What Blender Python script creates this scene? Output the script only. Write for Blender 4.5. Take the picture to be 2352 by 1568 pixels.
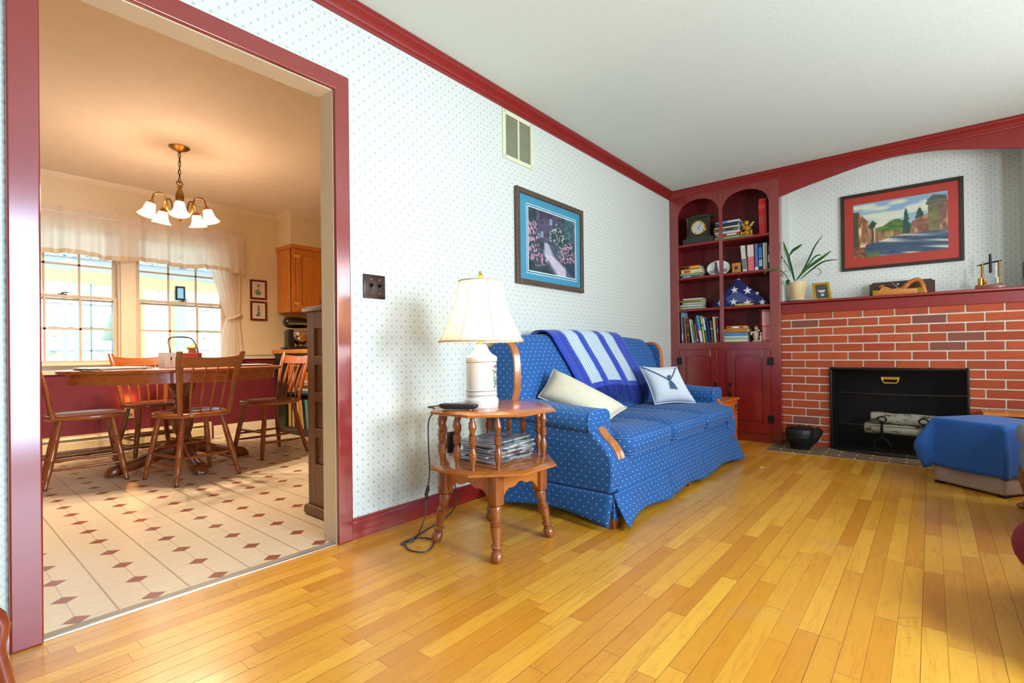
import bpy, bmesh, math, random
from mathutils import Vector, Matrix
R = math.radians
random.seed(7)
scn = bpy.context.scene
for o in list(bpy.data.objects): bpy.data.objects.remove(o)
COL = scn.collection

# ------------------------------------------------------------------ camera
FPX, CAMY, CAMZ = 1151.8, -2.036, 0.843
CX, CY = 1177.1, 804.84
_yaw, _pit, _rol = R(39.8585), R(0.2075), R(-0.6552)
FW = Vector((math.cos(_yaw)*math.cos(_pit), math.sin(_yaw)*math.cos(_pit), math.sin(_pit)))
_rt = Vector((math.sin(_yaw), -math.cos(_yaw), 0)); _up = _rt.cross(FW)
RT = _rt*math.cos(_rol) + _up*math.sin(_rol)
UP = -_rt*math.sin(_rol) + _up*math.cos(_rol)
EYE = Vector((0, CAMY, CAMZ))
cd = bpy.data.cameras.new('camera'); cam = bpy.data.objects.new('camera', cd); COL.objects.link(cam)
cam.matrix_world = Matrix(((RT.x, UP.x, -FW.x, EYE.x), (RT.y, UP.y, -FW.y, EYE.y), (RT.z, UP.z, -FW.z, EYE.z), (0, 0, 0, 1)))
cd.sensor_width = 36; cd.lens = FPX/2352*36
cd.shift_x = -(CX-1176)/2352; cd.shift_y = (CY-784)/2352
cd.clip_start = 0.02; cd.clip_end = 60
scn.camera = cam

def at(px, py, x=None, y=None, z=None):
    """point of the photograph's pixel on a real plane of the room"""
    d = FW + RT*((px-CX)/FPX) - UP*((py-CY)/FPX)
    t = (x-EYE.x)/d.x if x is not None else (y-EYE.y)/d.y if y is not None else (z-EYE.z)/d.z
    return EYE + d*t

# ------------------------------------------------------------------ render look, world, lights
vs = scn.view_settings
vs.view_transform = 'Standard'; vs.look = 'None'; vs.gamma = 1; vs.use_curve_mapping = False
vs.exposure = 0.5
w = bpy.data.worlds.new('world'); scn.world = w; w.use_nodes = True
bg = w.node_tree.nodes['Background']; bg.inputs[0].default_value = (0.80, 0.93, 1.0, 1); bg.inputs[1].default_value = 3.4

def area(name, loc, target, sx, sy, power, col, spread=None):
    l = bpy.data.lights.new(name, 'AREA'); l.shape = 'RECTANGLE'; l.size = sx; l.size_y = sy; l.energy = power; l.color = col
    if spread: l.spread = R(spread)
    o = bpy.data.objects.new(name, l); COL.objects.link(o); o.location = loc
    o.rotation_euler = (Vector(target)-Vector(loc)).to_track_quat('-Z', 'Y').to_euler()
    return o
def point(name, loc, power, col, rad=0.03, parent=None):
    l = bpy.data.lights.new(name, 'POINT'); l.energy = power; l.color = col; l.shadow_soft_size = rad
    o = bpy.data.objects.new(name, l); COL.objects.link(o); o.location = loc
    if parent: o.parent = parent; o.location = Vector(loc)-OFF.get(parent, Vector())
    return o
DAY = (0.74, 0.87, 1.0)
area('window_daylight', (1.65, -3.60, 1.28), (1.6, 0, 1.15), .75, .95, 78, DAY)
area('window_daylight', (0.5, -3.60, 1.08), (0.5, 0, 1.08), .8, 1.8, 16, (0.60, 0.76, 1.0), 80)
area('window_daylight', (3.55, -3.60, 1.35), (3.7, 0, 0.9), 1.0, 1.2, 34, (0.92, 0.95, 1.0))
area('porch_fill', (1.3, 5.1, 2.27), (1.3, 5.1, 0), 2.4, 1.6, 24, (0.85, 0.95, 1.0))  # added fill below the porch ceiling, in place of window daylight

# ------------------------------------------------------------------ objects
OFF = {}
def tag(o, label=None, cat=None, group=None, kind=None):
    if label: o['label'] = label
    if cat: o['category'] = cat
    if group: o['group'] = group
    if kind: o['kind'] = kind
    return o
def thing(name, label, cat, loc=(0, 0, 0), rz=0, group=None, local=False):
    o = bpy.data.objects.new(name, None); COL.objects.link(o); o.empty_display_size = 0.05
    o.location = loc; o.rotation_euler = (0, 0, rz)
    OFF[o] = Vector((0, 0, 0)) if local else Vector(loc)
    return tag(o, label, cat, group)
def kids(o): return [c for c in bpy.data.objects if c.parent == o]
def copy_tree(o, parent=None):
    c = o.copy(); COL.objects.link(c); OFF[c] = OFF.get(o, Vector())
    if parent: c.parent = parent
    for k in kids(o): copy_tree(k, c)
    return c

class MB:
    def __init__(s): s.v = []; s.f = []; s.m = []; s.uv = {}; s.col = None
    def add(s, vs, fs, m=0, T=None):
        b = len(s.v)
        s.v += [tuple(T @ Vector(p)) if T else tuple(p) for p in vs]
        s.f += [tuple(b+i for i in f) for f in fs]; s.m += [m]*len(fs)
        return s
    def box(s, x0, x1, y0, y1, z0, z1, m=0, T=None):
        return s.add([(x, y, z) for x in (x0, x1) for y in (y0, y1) for z in (z0, z1)],
                     [(0, 1, 3, 2), (4, 6, 7, 5), (0, 4, 5, 1), (2, 3, 7, 6), (0, 2, 6, 4), (1, 5, 7, 3)], m, T)
    def rbox(s, x0, x1, y0, y1, z0, z1, r=.02, seg=3, m=0, T=None):
        bm = bmesh.new(); bmesh.ops.create_cube(bm, size=1)
        for v in bm.verts: v.co = Vector(((x0+x1)/2+v.co.x*(x1-x0), (y0+y1)/2+v.co.y*(y1-y0), (z0+z1)/2+v.co.z*(z1-z0)))
        bmesh.ops.bevel(bm, geom=bm.edges[:], offset=r, segments=seg, profile=.5, affect='EDGES', clamp_overlap=True)
        bm.verts.ensure_lookup_table(); bm.verts.index_update()
        s.add([v.co[:] for v in bm.verts], [[v.index for v in f.verts] for f in bm.faces], m, T); bm.free(); return s
    def ring(s, rows, m=0, cu=True, cap=True, T=None, cv=False):
        nu = len(rows[0]); b = [p for r in rows for p in r]; fs = []
        nr = len(rows)
        for i in range(nr if cv else nr-1):
            for j in range(nu if cu else nu-1):
                k = (j+1) % nu; i2 = (i+1) % nr
                fs.append((i*nu+j, i*nu+k, i2*nu+k, i2*nu+j))
        if cap and not cv: fs += [tuple(range(nu))[::-1], tuple((nr-1)*nu+j for j in range(nu))]
        return s.add(b, fs, m, T)
    def lathe(s, prof, o=(0, 0, 0), n=24, m=0, T=None, cap=True, sx=1, sy=1):
        rows = [[(o[0]+max(r, 1e-4)*sx*math.cos(2*math.pi*j/n), o[1]+max(r, 1e-4)*sy*math.sin(2*math.pi*j/n), o[2]+z) for j in range(n)] for r, z in prof]
        return s.ring(rows, m, True, cap, T)
    def tube(s, pts, r, n=8, m=0, closed=False, T=None, flat=1.0):
        pts = [Vector(p) for p in pts]; N = len(pts); rows = []; ref = None
        for i, p in enumerate(pts):
            a = pts[(i-1) % N] if (i or closed) else p; c = pts[(i+1) % N] if (i < N-1 or closed) else p
            t = (c-a).normalized()
            if ref is None: ref = t.orthogonal().normalized()
            ref = (ref-t*ref.dot(t)); ref = ref.normalized() if ref.length > 1e-6 else t.orthogonal().normalized()
            bi = t.cross(ref); rr = r[i] if isinstance(r, (list, tuple)) else r
            rows.append([tuple(p+ref*rr*math.cos(2*math.pi*j/n)+bi*rr*flat*math.sin(2*math.pi*j/n)) for j in range(n)])
        return s.ring(rows, m, True, True, T, cv=closed)
    def cyl(s, p0, p1, r0, r1=None, n=16, m=0, T=None): return s.tube([p0, p1], [r0, r0 if r1 is None else r1], n, m, T=T)
    def prism(s, poly, lo, hi, ax='x', m=0, T=None):
        mk = {'x': lambda a, b, c: (c, a, b), 'y': lambda a, b, c: (a, c, b), 'z': lambda a, b, c: (a, b, c)}[ax]
        n = len(poly)
        return s.add([mk(a, b, lo) for a, b in poly]+[mk(a, b, hi) for a, b in poly],
                     [tuple(range(n))[::-1], tuple(range(n, 2*n))]+[(i, (i+1) % n, n+(i+1) % n, n+i) for i in range(n)], m, T)
    def strip(s, top, bot, lo, hi, ax='x', m=0, T=None):
        for i in range(len(top)-1): s.prism([top[i], top[i+1], bot[i+1], bot[i]], lo, hi, ax, m, T)
        return s
    def grid(s, fn, nu, nv, m=0, T=None):
        b = len(s.v); vs = []
        for i in range(nu+1):
            for j in range(nv+1): vs.append(fn(i/nu, j/nv)); s.uv[b+len(vs)-1] = (i/nu, j/nv)
        return s.add(vs, [(i*(nv+1)+j, (i+1)*(nv+1)+j, (i+1)*(nv+1)+j+1, i*(nv+1)+j+1) for i in range(nu) for j in range(nv)], m, T)
    def ball(s, c, r, n=16, k=10, m=0, T=None):
        if not isinstance(r, (tuple, list)): r = (r, r, r)
        rows = [[(c[0]+r[0]*math.sin(math.pi*(i+.02)/(k+.04))*math.cos(2*math.pi*j/n), c[1]+r[1]*math.sin(math.pi*(i+.02)/(k+.04))*math.sin(2*math.pi*j/n), c[2]-r[2]*math.cos(math.pi*(i+.02)/(k+.04))) for j in range(n)] for i in range(k+1)]
        return s.ring(rows, m, True, True, T)
    def build(s, name, mat, parent=None, ang=38, bevel=0, keep=False, solid=0, sub=0, colors=None, merge=False):
        me = bpy.data.meshes.new(name); mats = mat if isinstance(mat, (list, tuple)) else [mat]
        if parent is not None: off = OFF.get(parent, Vector())
        elif keep: off = Vector()
        else:
            xs, ys, zs = zip(*s.v); off = Vector(((min(xs)+max(xs))/2, (min(ys)+max(ys))/2, min(zs)))
        me.from_pydata([(p[0]-off.x, p[1]-off.y, p[2]-off.z) for p in s.v], [], s.f)
        for mt in mats: me.materials.append(mt)
        me.polygons.foreach_set('material_index', s.m)
        if s.uv:
            ul = me.uv_layers.new(name='UVMap')
            for l in me.loops: ul.data[l.index].uv = s.uv.get(l.vertex_index, (0, 0))
        if colors:
            ca = me.color_attributes.new('Col', 'FLOAT_COLOR', 'POINT')
            for i, c in enumerate(colors): ca.data[i].color = (c[0], c[1], c[2], 1)
        bm = bmesh.new(); bm.from_mesh(me)
        if merge: bmesh.ops.remove_doubles(bm, verts=bm.verts, dist=1e-5)
        bmesh.ops.recalc_face_normals(bm, faces=bm.faces); bm.to_mesh(me); bm.free()
        me.polygons.foreach_set('use_smooth', [True]*len(me.polygons))
        me.set_sharp_from_angle(angle=R(ang)); me.update()
        o = bpy.data.objects.new(name, me); COL.objects.link(o)
        if parent is not None: o.parent = parent; OFF[o] = off
        else: o.location = off; OFF[o] = off
        if solid: md = o.modifiers.new('thick', 'SOLIDIFY'); md.thickness = solid; md.offset = 0
        if bevel: md = o.modifiers.new('bevel', 'BEVEL'); md.width = bevel; md.segments = 2; md.limit_method = 'ANGLE'; md.angle_limit = R(40); md.harden_normals = True
        if sub: md = o.modifiers.new('sub', 'SUBSURF'); md.levels = sub; md.render_levels = sub
        return o
def struct(name, mb, mat, parent=None, **k):
    o = mb.build(name, mat, parent, keep=True, **k)
    if parent is None: o['kind'] = 'structure'
    return o
def Trs(loc, rz=0, rx=0, ry=0): return Matrix.Translation(loc) @ Matrix.Rotation(rz, 4, 'Z') @ Matrix.Rotation(ry, 4, 'Y') @ Matrix.Rotation(rx, 4, 'X')
def lerp(a, b, t): return a+(b-a)*t
def cat(pts, n=6):
    out = []; P = [Vector(p) for p in pts]
    for i in range(len(P)-1):
        p0, p1, p2, p3 = P[max(i-1, 0)], P[i], P[i+1], P[min(i+2, len(P)-1)]
        for k in range(n):
            t = k/n
            out.append(.5*((2*p1)+(p2-p0)*t+(2*p0-5*p1+4*p2-p3)*t*t+(3*p1-p0-3*p2+p3)*t**3))
    out.append(P[-1]); return [tuple(p) for p in out]

# ------------------------------------------------------------------ materials
def lin(c):
    r = []
    for v in c[:3]:
        v = v/255; r.append(v/12.92 if v <= .04045 else ((v+.055)/1.055)**2.4)
    return (*r, 1)
class X:
    """tiny node-expression helper"""
    def __init__(s, nt, k): s.nt = nt; s.k = k
    def _o(s, op, *a, clamp=False):
        n = s.nt.nodes.new('ShaderNodeMath'); n.operation = op; n.use_clamp = clamp
        for i, v in enumerate((s,)+a):
            if isinstance(v, X): s.nt.links.new(v.k, n.inputs[i])
            else: n.inputs[i].default_value = v
        return X(s.nt, n.outputs[0])
    def __add__(s, b): return s._o('ADD', b)
    __radd__ = __add__
    def __sub__(s, b): return s._o('SUBTRACT', b)
    def __rsub__(s, b): return s*-1+b
    def __mul__(s, b): return s._o('MULTIPLY', b)
    __rmul__ = __mul__
    def __truediv__(s, b): return s._o('DIVIDE', b)
    def fr(s): return s._o('FRACT')
    def fl(s): return s._o('FLOOR')
    def ab(s): return s._o('ABSOLUTE')
    def lt(s, b): return s._o('LESS_THAN', b)
    def gt(s, b): return s._o('GREATER_THAN', b)
    def mx(s, b): return s._o('MAXIMUM', b)
    def mn(s, b): return s._o('MINIMUM', b)
    def pw(s, b): return s._o('POWER', b)
    def sin(s): return s._o('SINE')
    def sm(s, a, b):
        n = s.nt.nodes.new('ShaderNodeMapRange'); n.interpolation_type = 'SMOOTHSTEP'
        s.nt.links.new(s.k, n.inputs[0]); n.inputs[1].default_value = a; n.inputs[2].default_value = b; return X(s.nt, n.outputs[0])
def newmat(name):
    m = bpy.data.materials.new(name); m.use_nodes = True; nt = m.node_tree
    return m, nt, nt.nodes['Principled BSDF']
def oco(nt, kind='Object'):
    tc = nt.nodes.new('ShaderNodeTexCoord'); sp = nt.nodes.new('ShaderNodeSeparateXYZ'); nt.links.new(tc.outputs[kind], sp.inputs[0])
    return [X(nt, sp.outputs[i]) for i in range(3)], tc.outputs[kind]
def comb(nt, x, y, z=0):
    n = nt.nodes.new('ShaderNodeCombineXYZ')
    for i, v in enumerate((x, y, z)):
        if isinstance(v, X): nt.links.new(v.k, n.inputs[i])
        else: n.inputs[i].default_value = v
    return n.outputs[0]
def noise(nt, vec, scale=5, detail=3, rough=.5, stretch=None, dist=0):
    if stretch:
        mp = nt.nodes.new('ShaderNodeMapping'); mp.inputs['Scale'].default_value = stretch; nt.links.new(vec, mp.inputs[0]); vec = mp.outputs[0]
    n = nt.nodes.new('ShaderNodeTexNoise'); n.inputs['Scale'].default_value = scale; n.inputs['Detail'].default_value = detail; n.inputs['Roughness'].default_value = rough; n.inputs['Distortion'].default_value = dist
    nt.links.new(vec, n.inputs['Vector']); return X(nt, n.outputs['Fac'])
def wn(nt, *c):
    n = nt.nodes.new('ShaderNodeTexWhiteNoise'); n.noise_dimensions = '3D'
    nt.links.new(comb(nt, *c), n.inputs['Vector']); return X(nt, n.outputs['Value'])
def mix(nt, f, a, b):
    n = nt.nodes.new('ShaderNodeMix'); n.data_type = 'RGBA'
    if isinstance(f, X): nt.links.new(f.k, n.inputs[0])
    else: n.inputs[0].default_value = f
    for i, c in ((6, a), (7, b)):
        if isinstance(c, (tuple, list)): n.inputs[i].default_value = lin(c) if max(c) > 1.01 or len(c) == 3 else c
        else: nt.links.new(c, n.inputs[i])
    return n.outputs[2]
def bump(nt, b, h, strength=.3, dist=.002):
    n = nt.nodes.new('ShaderNodeBump'); n.inputs['Strength'].default_value = strength; n.inputs['Distance'].default_value = dist
    nt.links.new(h.k, n.inputs['Height']); nt.links.new(n.outputs[0], b.inputs['Normal'])
MC = {}
def M(name, col, rough=.5, metal=0, coat=0, var=.12, vs_=12, bmp=0, bs=120, emit=0, spec=.5, sheen=0, coatr=.1):
    key = (name, col, rough, metal)
    if key in MC: return MC[key]
    m, nt, b = newmat(name); (xyz, v) = oco(nt)
    dark = tuple(max(0, c*(1-var)) for c in col); lite = tuple(min(255, c*(1+var*.6)) for c in col)
    nt.links.new(mix(nt, noise(nt, v, vs_, 3), dark, lite), b.inputs['Base Color'])
    b.inputs['Roughness'].default_value = rough; b.inputs['Metallic'].default_value = metal
    b.inputs['Coat Weight'].default_value = coat; b.inputs['Coat Roughness'].default_value = coatr
    b.inputs['Specular IOR Level'].default_value = spec; b.inputs['Sheen Weight'].default_value = sheen
    if bmp: bump(nt, b, noise(nt, v, bs, 4), bmp)
    if emit: b.inputs['Emission Color'].default_value = lin(col); b.inputs['Emission Strength'].default_value = emit
    MC[key] = m; return m
def wood(name, c1, c2, axis=2, rough=.35, coat=.3, scale=6, fine=60):
    m, nt, b = newmat(name); xyz, v = oco(nt)
    st = [1, 1, 1]; st[axis] = .08
    n1 = noise(nt, v, scale*4, 3, .6, st, .6); n2 = noise(nt, v, fine*4, 2, .5, [s if s == 1 else .03 for s in st])
    f = (n1*3.2).fr()._o('SUBTRACT', .5).ab()*1.1+n2*.45-.1
    nt.links.new(mix(nt, f.mn(1).mx(0), c1, c2), b.inputs['Base Color'])
    b.inputs['Roughness'].default_value = rough; b.inputs['Coat Weight'].default_value = coat; b.inputs['Coat Roughness'].default_value = .12
    return m
def colmat(name, rough=.5, coat=0, emit=0):
    m, nt, b = newmat(name); a = nt.nodes.new('ShaderNodeAttribute'); a.attribute_name = 'Col'
    nt.links.new(a.outputs['Color'], b.inputs['Base Color']); b.inputs['Roughness'].default_value = rough; b.inputs['Coat Weight'].default_value = coat
    return m

def wallpaper(name, axis, base, line, motif, pu, pz, C=.0285):
    m, nt, b = newmat(name); (x, y, z), v = oco(nt)
    u = (x if axis == 'x' else y)-pu; h = z-pz
    s = (u+h)/(2*C); t = (u-h)/(2*C)
    fs = (s+.5).fr()-.5; ft = (t+.5).fr()-.5
    du = (fs+ft)*C; dz = (fs-ft)*C*.75
    d = (du*du+dz*dz).pw(.5)
    ctr = 1-d.sm(.0020, .0062)
    q = fs.ab().mx(ft.ab())
    ringm = (1-(q-.30).ab().sm(.03, .09))
    lat = q.sm(.42, .49)
    ns = noise(nt, v, 300, 2)
    c = mix(nt, lat*.45, base, line)
    c = mix(nt, ringm*.35, c, tuple(min(255, k*1.07) for k in base))
    c = mix(nt, (1-q.sm(.18, .30))*.35, c, line)
    c = mix(nt, ctr*.62, c, motif)
    c = mix(nt, ns*.10, c, line)
    nt.links.new(c, b.inputs['Base Color']); b.inputs['Roughness'].default_value = .6
    return m
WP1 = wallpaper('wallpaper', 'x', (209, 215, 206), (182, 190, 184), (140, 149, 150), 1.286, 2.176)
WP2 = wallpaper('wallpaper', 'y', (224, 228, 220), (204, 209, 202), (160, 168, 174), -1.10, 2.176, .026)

def floorboards():
    m, nt, b = newmat('maple_strip_floor'); (x, y, z), v = oco(nt)
    W = .0577; r = (y+2.005)/W; row = r.fl(); fy = r.fr()
    L = wn(nt, row, 3.0)*.55+.42; cx = x/L+wn(nt, row, 9.0)*7; col = cx.fl(); fx = cx.fr()
    h = wn(nt, row, col, 1.0); h2 = wn(nt, row, col, 5.0)
    g = noise(nt, comb(nt, x+h*9, y*9+row*3.7, h2*5), 5, 4, .6, None, 1.4)
    g2 = noise(nt, comb(nt, x*5+h2*7, y*60, row), 9, 3, .6)
    fig = noise(nt, comb(nt, x*22+y*10, y*5+row*.9, h*4), 2.0, 2, .5, None, 1.5)
    c = mix(nt, h, (206, 136, 32), (236, 178, 60))
    c = mix(nt, h2.sm(.74, 1)*.38, c, (186, 112, 34))
    c = mix(nt, g.sm(.45, .80)*.55, c, (180, 106, 30))
    c = mix(nt, g2*.22, c, (200, 126, 40))
    c = mix(nt, fig.sm(.60, .80)*.35, c, (172, 100, 30))
    ey = (fy-.5).ab(); ex = (fx-.5).ab()
    gap = ey.gt(.487)*(wn(nt, row, 2.0).mx((row/4).fr().lt(.2))*.75+.15)
    joint = ((ex*-1+.5)*L).lt(.0011)*.6
    c = mix(nt, gap.mx(joint), c, (86, 44, 16))
    st = noise(nt, v, 2.2, 3, .6)
    c = mix(nt, st.sm(.62, .8)*.25, c, (170, 150, 110))
    nt.links.new(c, b.inputs['Base Color'])
    rr = noise(nt, v, 7, 4, .7)*.26+.20
    nt.links.new(rr.k, b.inputs['Roughness']); b.inputs['Specular IOR Level'].default_value = .45
    b.inputs['Coat Weight'].default_value = .35; b.inputs['Coat Roughness'].default_value = .16
    bump(nt, b, (1-ey.sm(.47, .5))+g2*.15, .35, .0012)
    return m
def vinyl():
    m, nt, b = newmat('vinyl_floor'); (x, y, z), v = oco(nt)
    u = (x-.335)/.2085; t = (y-.082)/.204
    fu = (u+.5).fr()-.5; ft = (t+.5).fr()-.5
    dia = (fu.ab()*(.2085/.038)+ft.ab()*(.204/.0345)).lt(1)
    lx = fu.ab().lt(.010)*.45; lt = fu.ab().gt(.486)*.75
    ly = ft.ab().lt(.007)*.30+ft.ab().gt(.493)*.30
    n = noise(nt, v, 60, 4, .6)
    c = mix(nt, n, (214, 198, 168), (234, 220, 194))
    c = mix(nt, (lx+lt).mn(1), c, (150, 124, 96)); c = mix(nt, ly, c, (150, 124, 96))
    c = mix(nt, dia, c, (150, 84, 66))
    nt.links.new(c, b.inputs['Base Color']); b.inputs['Roughness'].default_value = .28; b.inputs['Specular IOR Level'].default_value = .4
    bump(nt, b, n, .06, .001); return m
def ceilmat():
    m, nt, b = newmat('textured_ceiling_paint'); xyz, v = oco(nt)
    n = noise(nt, v, 90, 6, .7)
    nt.links.new(mix(nt, n, (206, 216, 206), (218, 227, 217)), b.inputs['Base Color']); b.inputs['Roughness'].default_value = .8
    bump(nt, b, n, .5, .004); return m
def brickmat(name, cols, phy=-1.193, dark=.12):
    m, nt, b = newmat(name); (x, y, z), v = oco(nt)
    row = ((z-1.098)/.0699).fl(); off = (row/2).fr().gt(.25)*.10425
    c0 = ((y*-1+phy+off)/.2085).fl()
    h = wn(nt, row, c0, 1.0); h2 = wn(nt, row, c0, 4.0); n = noise(nt, v, 14, 4, .6); n2 = noise(nt, v, 160, 3)
    c = mix(nt, h, cols[0], cols[1]); c = mix(nt, h2.gt(1-dark)*.75, c, cols[2]); c = mix(nt, n.sm(.45, .75)*.45, c, cols[3]); c = mix(nt, n2*.2, c, cols[1])
    nt.links.new(c, b.inputs['Base Color']); b.inputs['Roughness'].default_value = .7; bump(nt, b, n2, .4, .002); return m
def fabric(name, base, dot, sp=.047, dr=.0031):
    m, nt, b = newmat(name); (x, y, z), v = oco(nt)
    tc = nt.nodes.new('ShaderNodeTexCoord'); sp_ = nt.nodes.new('ShaderNodeSeparateXYZ'); nt.links.new(tc.outputs['Normal'], sp_.inputs[0])
    nx, ny, nz = [X(nt, sp_.outputs[i]).ab() for i in range(3)]
    def dots(a, c):
        s = (a+c)/(2*sp*.5)/1.0; t = (a-c)/(2*sp*.5)
        fs = (s+.5).fr()-.5; ft = (t+.5).fr()-.5; da = (fs+ft)*sp*.5; dc = (fs-ft)*sp*.5
        return 1-(da*da+dc*dc).pw(.5).sm(dr*.7, dr*1.15)
    isx = nx.gt(ny)*nx.gt(nz); isz = nz.gt(ny)*(1-isx); isy = (1-isx)*(1-isz)
    d = dots(y, z)*isx+dots(x, z)*isy+dots(x, y)*isz
    n = noise(nt, v, 500, 2); n1 = noise(nt, v, 8, 3)
    c = mix(nt, n, tuple(k*.82 for k in base), tuple(min(255, k*1.18) for k in base)); c = mix(nt, n1*.3, c, tuple(k*.75 for k in base))
    c = mix(nt, d.mn(1)*.9, c, dot)
    nt.links.new(c, b.inputs['Base Color']); b.inputs['Roughness'].default_value = .8; b.inputs['Sheen Weight'].default_value = .08; b.inputs['Specular IOR Level'].default_value = .2
    bump(nt, b, n, .4, .001); return m
def glass(name='window_glass', tint=(1, 1, 1, 1), refl=.5):
    m, nt, b = newmat(name); nt.nodes.remove(b)
    out = [n for n in nt.nodes if n.type == 'OUTPUT_MATERIAL'][0]
    t = nt.nodes.new('ShaderNodeBsdfTransparent'); t.inputs[0].default_value = tint
    g = nt.nodes.new('ShaderNodeBsdfGlossy'); g.inputs['Roughness'].default_value = .01
    f = nt.nodes.new('ShaderNodeFresnel'); f.inputs[0].default_value = 1.5
    mx = nt.nodes.new('ShaderNodeMixShader'); nt.links.new((X(nt, f.outputs[0])*refl).k, mx.inputs[0]); nt.links.new(t.outputs[0], mx.inputs[1]); nt.links.new(g.outputs[0], mx.inputs[2])
    nt.links.new(mx.outputs[0], out.inputs[0]); return m
def sheer(name, col, transp=.35, transl=.5):
    m, nt, b = newmat(name); nt.nodes.remove(b); out = [n for n in nt.nodes if n.type == 'OUTPUT_MATERIAL'][0]
    t = nt.nodes.new('ShaderNodeBsdfTransparent'); tr = nt.nodes.new('ShaderNodeBsdfTranslucent'); d = nt.nodes.new('ShaderNodeBsdfDiffuse')
    tr.inputs[0].default_value = lin(col); d.inputs[0].default_value = lin(col)
    m1 = nt.nodes.new('ShaderNodeMixShader'); m1.inputs[0].default_value = transl; nt.links.new(d.outputs[0], m1.inputs[1]); nt.links.new(tr.outputs[0], m1.inputs[2])
    xyz, v = oco(nt); n = noise(nt, v, 6, 2)*.2
    m2 = nt.nodes.new('ShaderNodeMixShader'); nt.links.new((n+(transp-.1)).k, m2.inputs[0]); nt.links.new(m1.outputs[0], m2.inputs[1]); nt.links.new(t.outputs[0], m2.inputs[2])
    nt.links.new(m2.outputs[0], out.inputs[0]); return m
def screenmesh():
    m, nt, b = newmat('black_wire_mesh'); out = [n for n in nt.nodes if n.type == 'OUTPUT_MATERIAL'][0]
    b.inputs['Base Color'].default_value = lin((20, 19, 17)); b.inputs['Roughness'].default_value = .9; b.inputs['Specular IOR Level'].default_value = .1
    (x, y, z), v = oco(nt); fy = (y/.004).fr(); fz = (z/.004).fr(); wire = fy.lt(.38).mx(fz.lt(.38))
    t = nt.nodes.new('ShaderNodeBsdfTransparent'); mx = nt.nodes.new('ShaderNodeMixShader')
    nt.links.new((wire*.5+.12).k, mx.inputs[0]); nt.links.new(t.outputs[0], mx.inputs[1]); nt.links.new(b.outputs[0], mx.inputs[2]); nt.links.new(mx.outputs[0], out.inputs[0]); return m

RED = M('burgundy_gloss_paint', (132, 24, 20), .34, coat=1.0, var=.08, bmp=.03, bs=40, coatr=.15)
REDS = M('burgundy_satin_paint', (136, 28, 24), .42, coat=.15, var=.08, bmp=.03, bs=60, coatr=.3)
WINE = M('wine_wall_paint', (112, 28, 40), .6, var=.05)
CREAMT = M('cream_trim_paint', (228, 214, 184), .45, var=.04)
CREAMW = wallpaper('cream_wallpaper', 'x', (226, 208, 172), (220, 200, 164), (212, 192, 156), .2, .3, .012)
CEIL = ceilmat()
RED.node_tree.nodes['Principled BSDF'].inputs['Coat IOR'].default_value = 1.75
DCEIL = M('cream_ceiling_paint', (234, 222, 204), .7, var=.03)
WHITE = M('white_paint', (238, 240, 238), .5, var=.02)
BRASS = M('polished_brass', (214, 164, 60), .22, 1, var=.1)
ABRASS = M('antique_brass', (150, 108, 48), .32, 1, var=.25)
IRON = M('black_cast_iron', (34, 34, 36), .45, .4, var=.2, bmp=.2, bs=200)
BLACK = M('black_metal', (22, 21, 22), .4, .3, var=.1)
BRONZE = M('dark_bronze', (66, 50, 44), .35, .7, var=.25)
STEEL = M('polished_steel', (205, 205, 200), .14, 1, var=.05)
MAPLE = wood('orange_maple_wood', (152, 86, 38), (112, 56, 22), 2, .25, .4)
MAPLEX = wood('orange_maple_board', (180, 108, 48), (156, 86, 34), 0, .2, .45)
CHAIRW = wood('chair_maple', (160, 86, 34), (116, 56, 20), 2, .28, .4)
CHAIRX = wood('chair_maple_board', (166, 90, 36), (128, 62, 22), 0, .25, .5)
OAK = wood('kitchen_oak', (214, 134, 48), (184, 104, 32), 2, .35, .3)
DOAK = wood('dark_oak', (126, 84, 56), (88, 54, 34), 2, .4, .2)
DWOOD = wood('dark_walnut', (74, 46, 34), (48, 28, 20), 0, .35, .2)
PAPER = M('page_paper', (226, 216, 194), .8, var=.12, vs_=60)
# ------------------------------------------------------------------ the rooms
XF = 4.957; CH = 2.44; DC = 2.40; YW = 3.6
FLOOR = floorboards(); VIN = vinyl()
struct('floor', MB().box(-2.1, 5.5, -3.76, .012, -.06, 0), FLOOR)
struct('floor', MB().box(-1.6, 4.4, .012, 3.72, -.06, 0), VIN)
struct('ceiling', MB().box(-2.1, 5.5, -3.76, 0, CH, CH+.08), CEIL)
struct('ceiling', MB().box(-1.6, 4.4, .10, 3.72, DC, DC+.08), DCEIL)
# sofa wall with the doorway into the dining room
OX0, OX1, OZ = .244, 1.203, 2.017
def wallwithhole(y0, y1, x0, x1, z1): return MB().box(x0, OX0-.012, y0, y1, 0, z1).box(OX1+.012, x1, y0, y1, 0, z1).box(OX0-.012, OX1+.012, y0, y1, OZ+.012, z1)
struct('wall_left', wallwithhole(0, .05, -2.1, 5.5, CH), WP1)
struct('wall_kitchen_side', wallwithhole(.05, .10, -2.1, 5.5, CH), CREAMW)
struct('wall_rear', MB().box(-2.1, -2.0, -3.66, 0, 0, CH), WP2)
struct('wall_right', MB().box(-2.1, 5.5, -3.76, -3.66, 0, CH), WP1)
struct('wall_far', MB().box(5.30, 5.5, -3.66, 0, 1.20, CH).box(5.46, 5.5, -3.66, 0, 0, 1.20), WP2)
struct('wall_niche', MB().box(XF+.085, 5.30, -1.02, -1.0095, 1.265, CH).box(XF+.023, 5.30, -2.76, -2.56, 1.265, CH), WP1)
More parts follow.
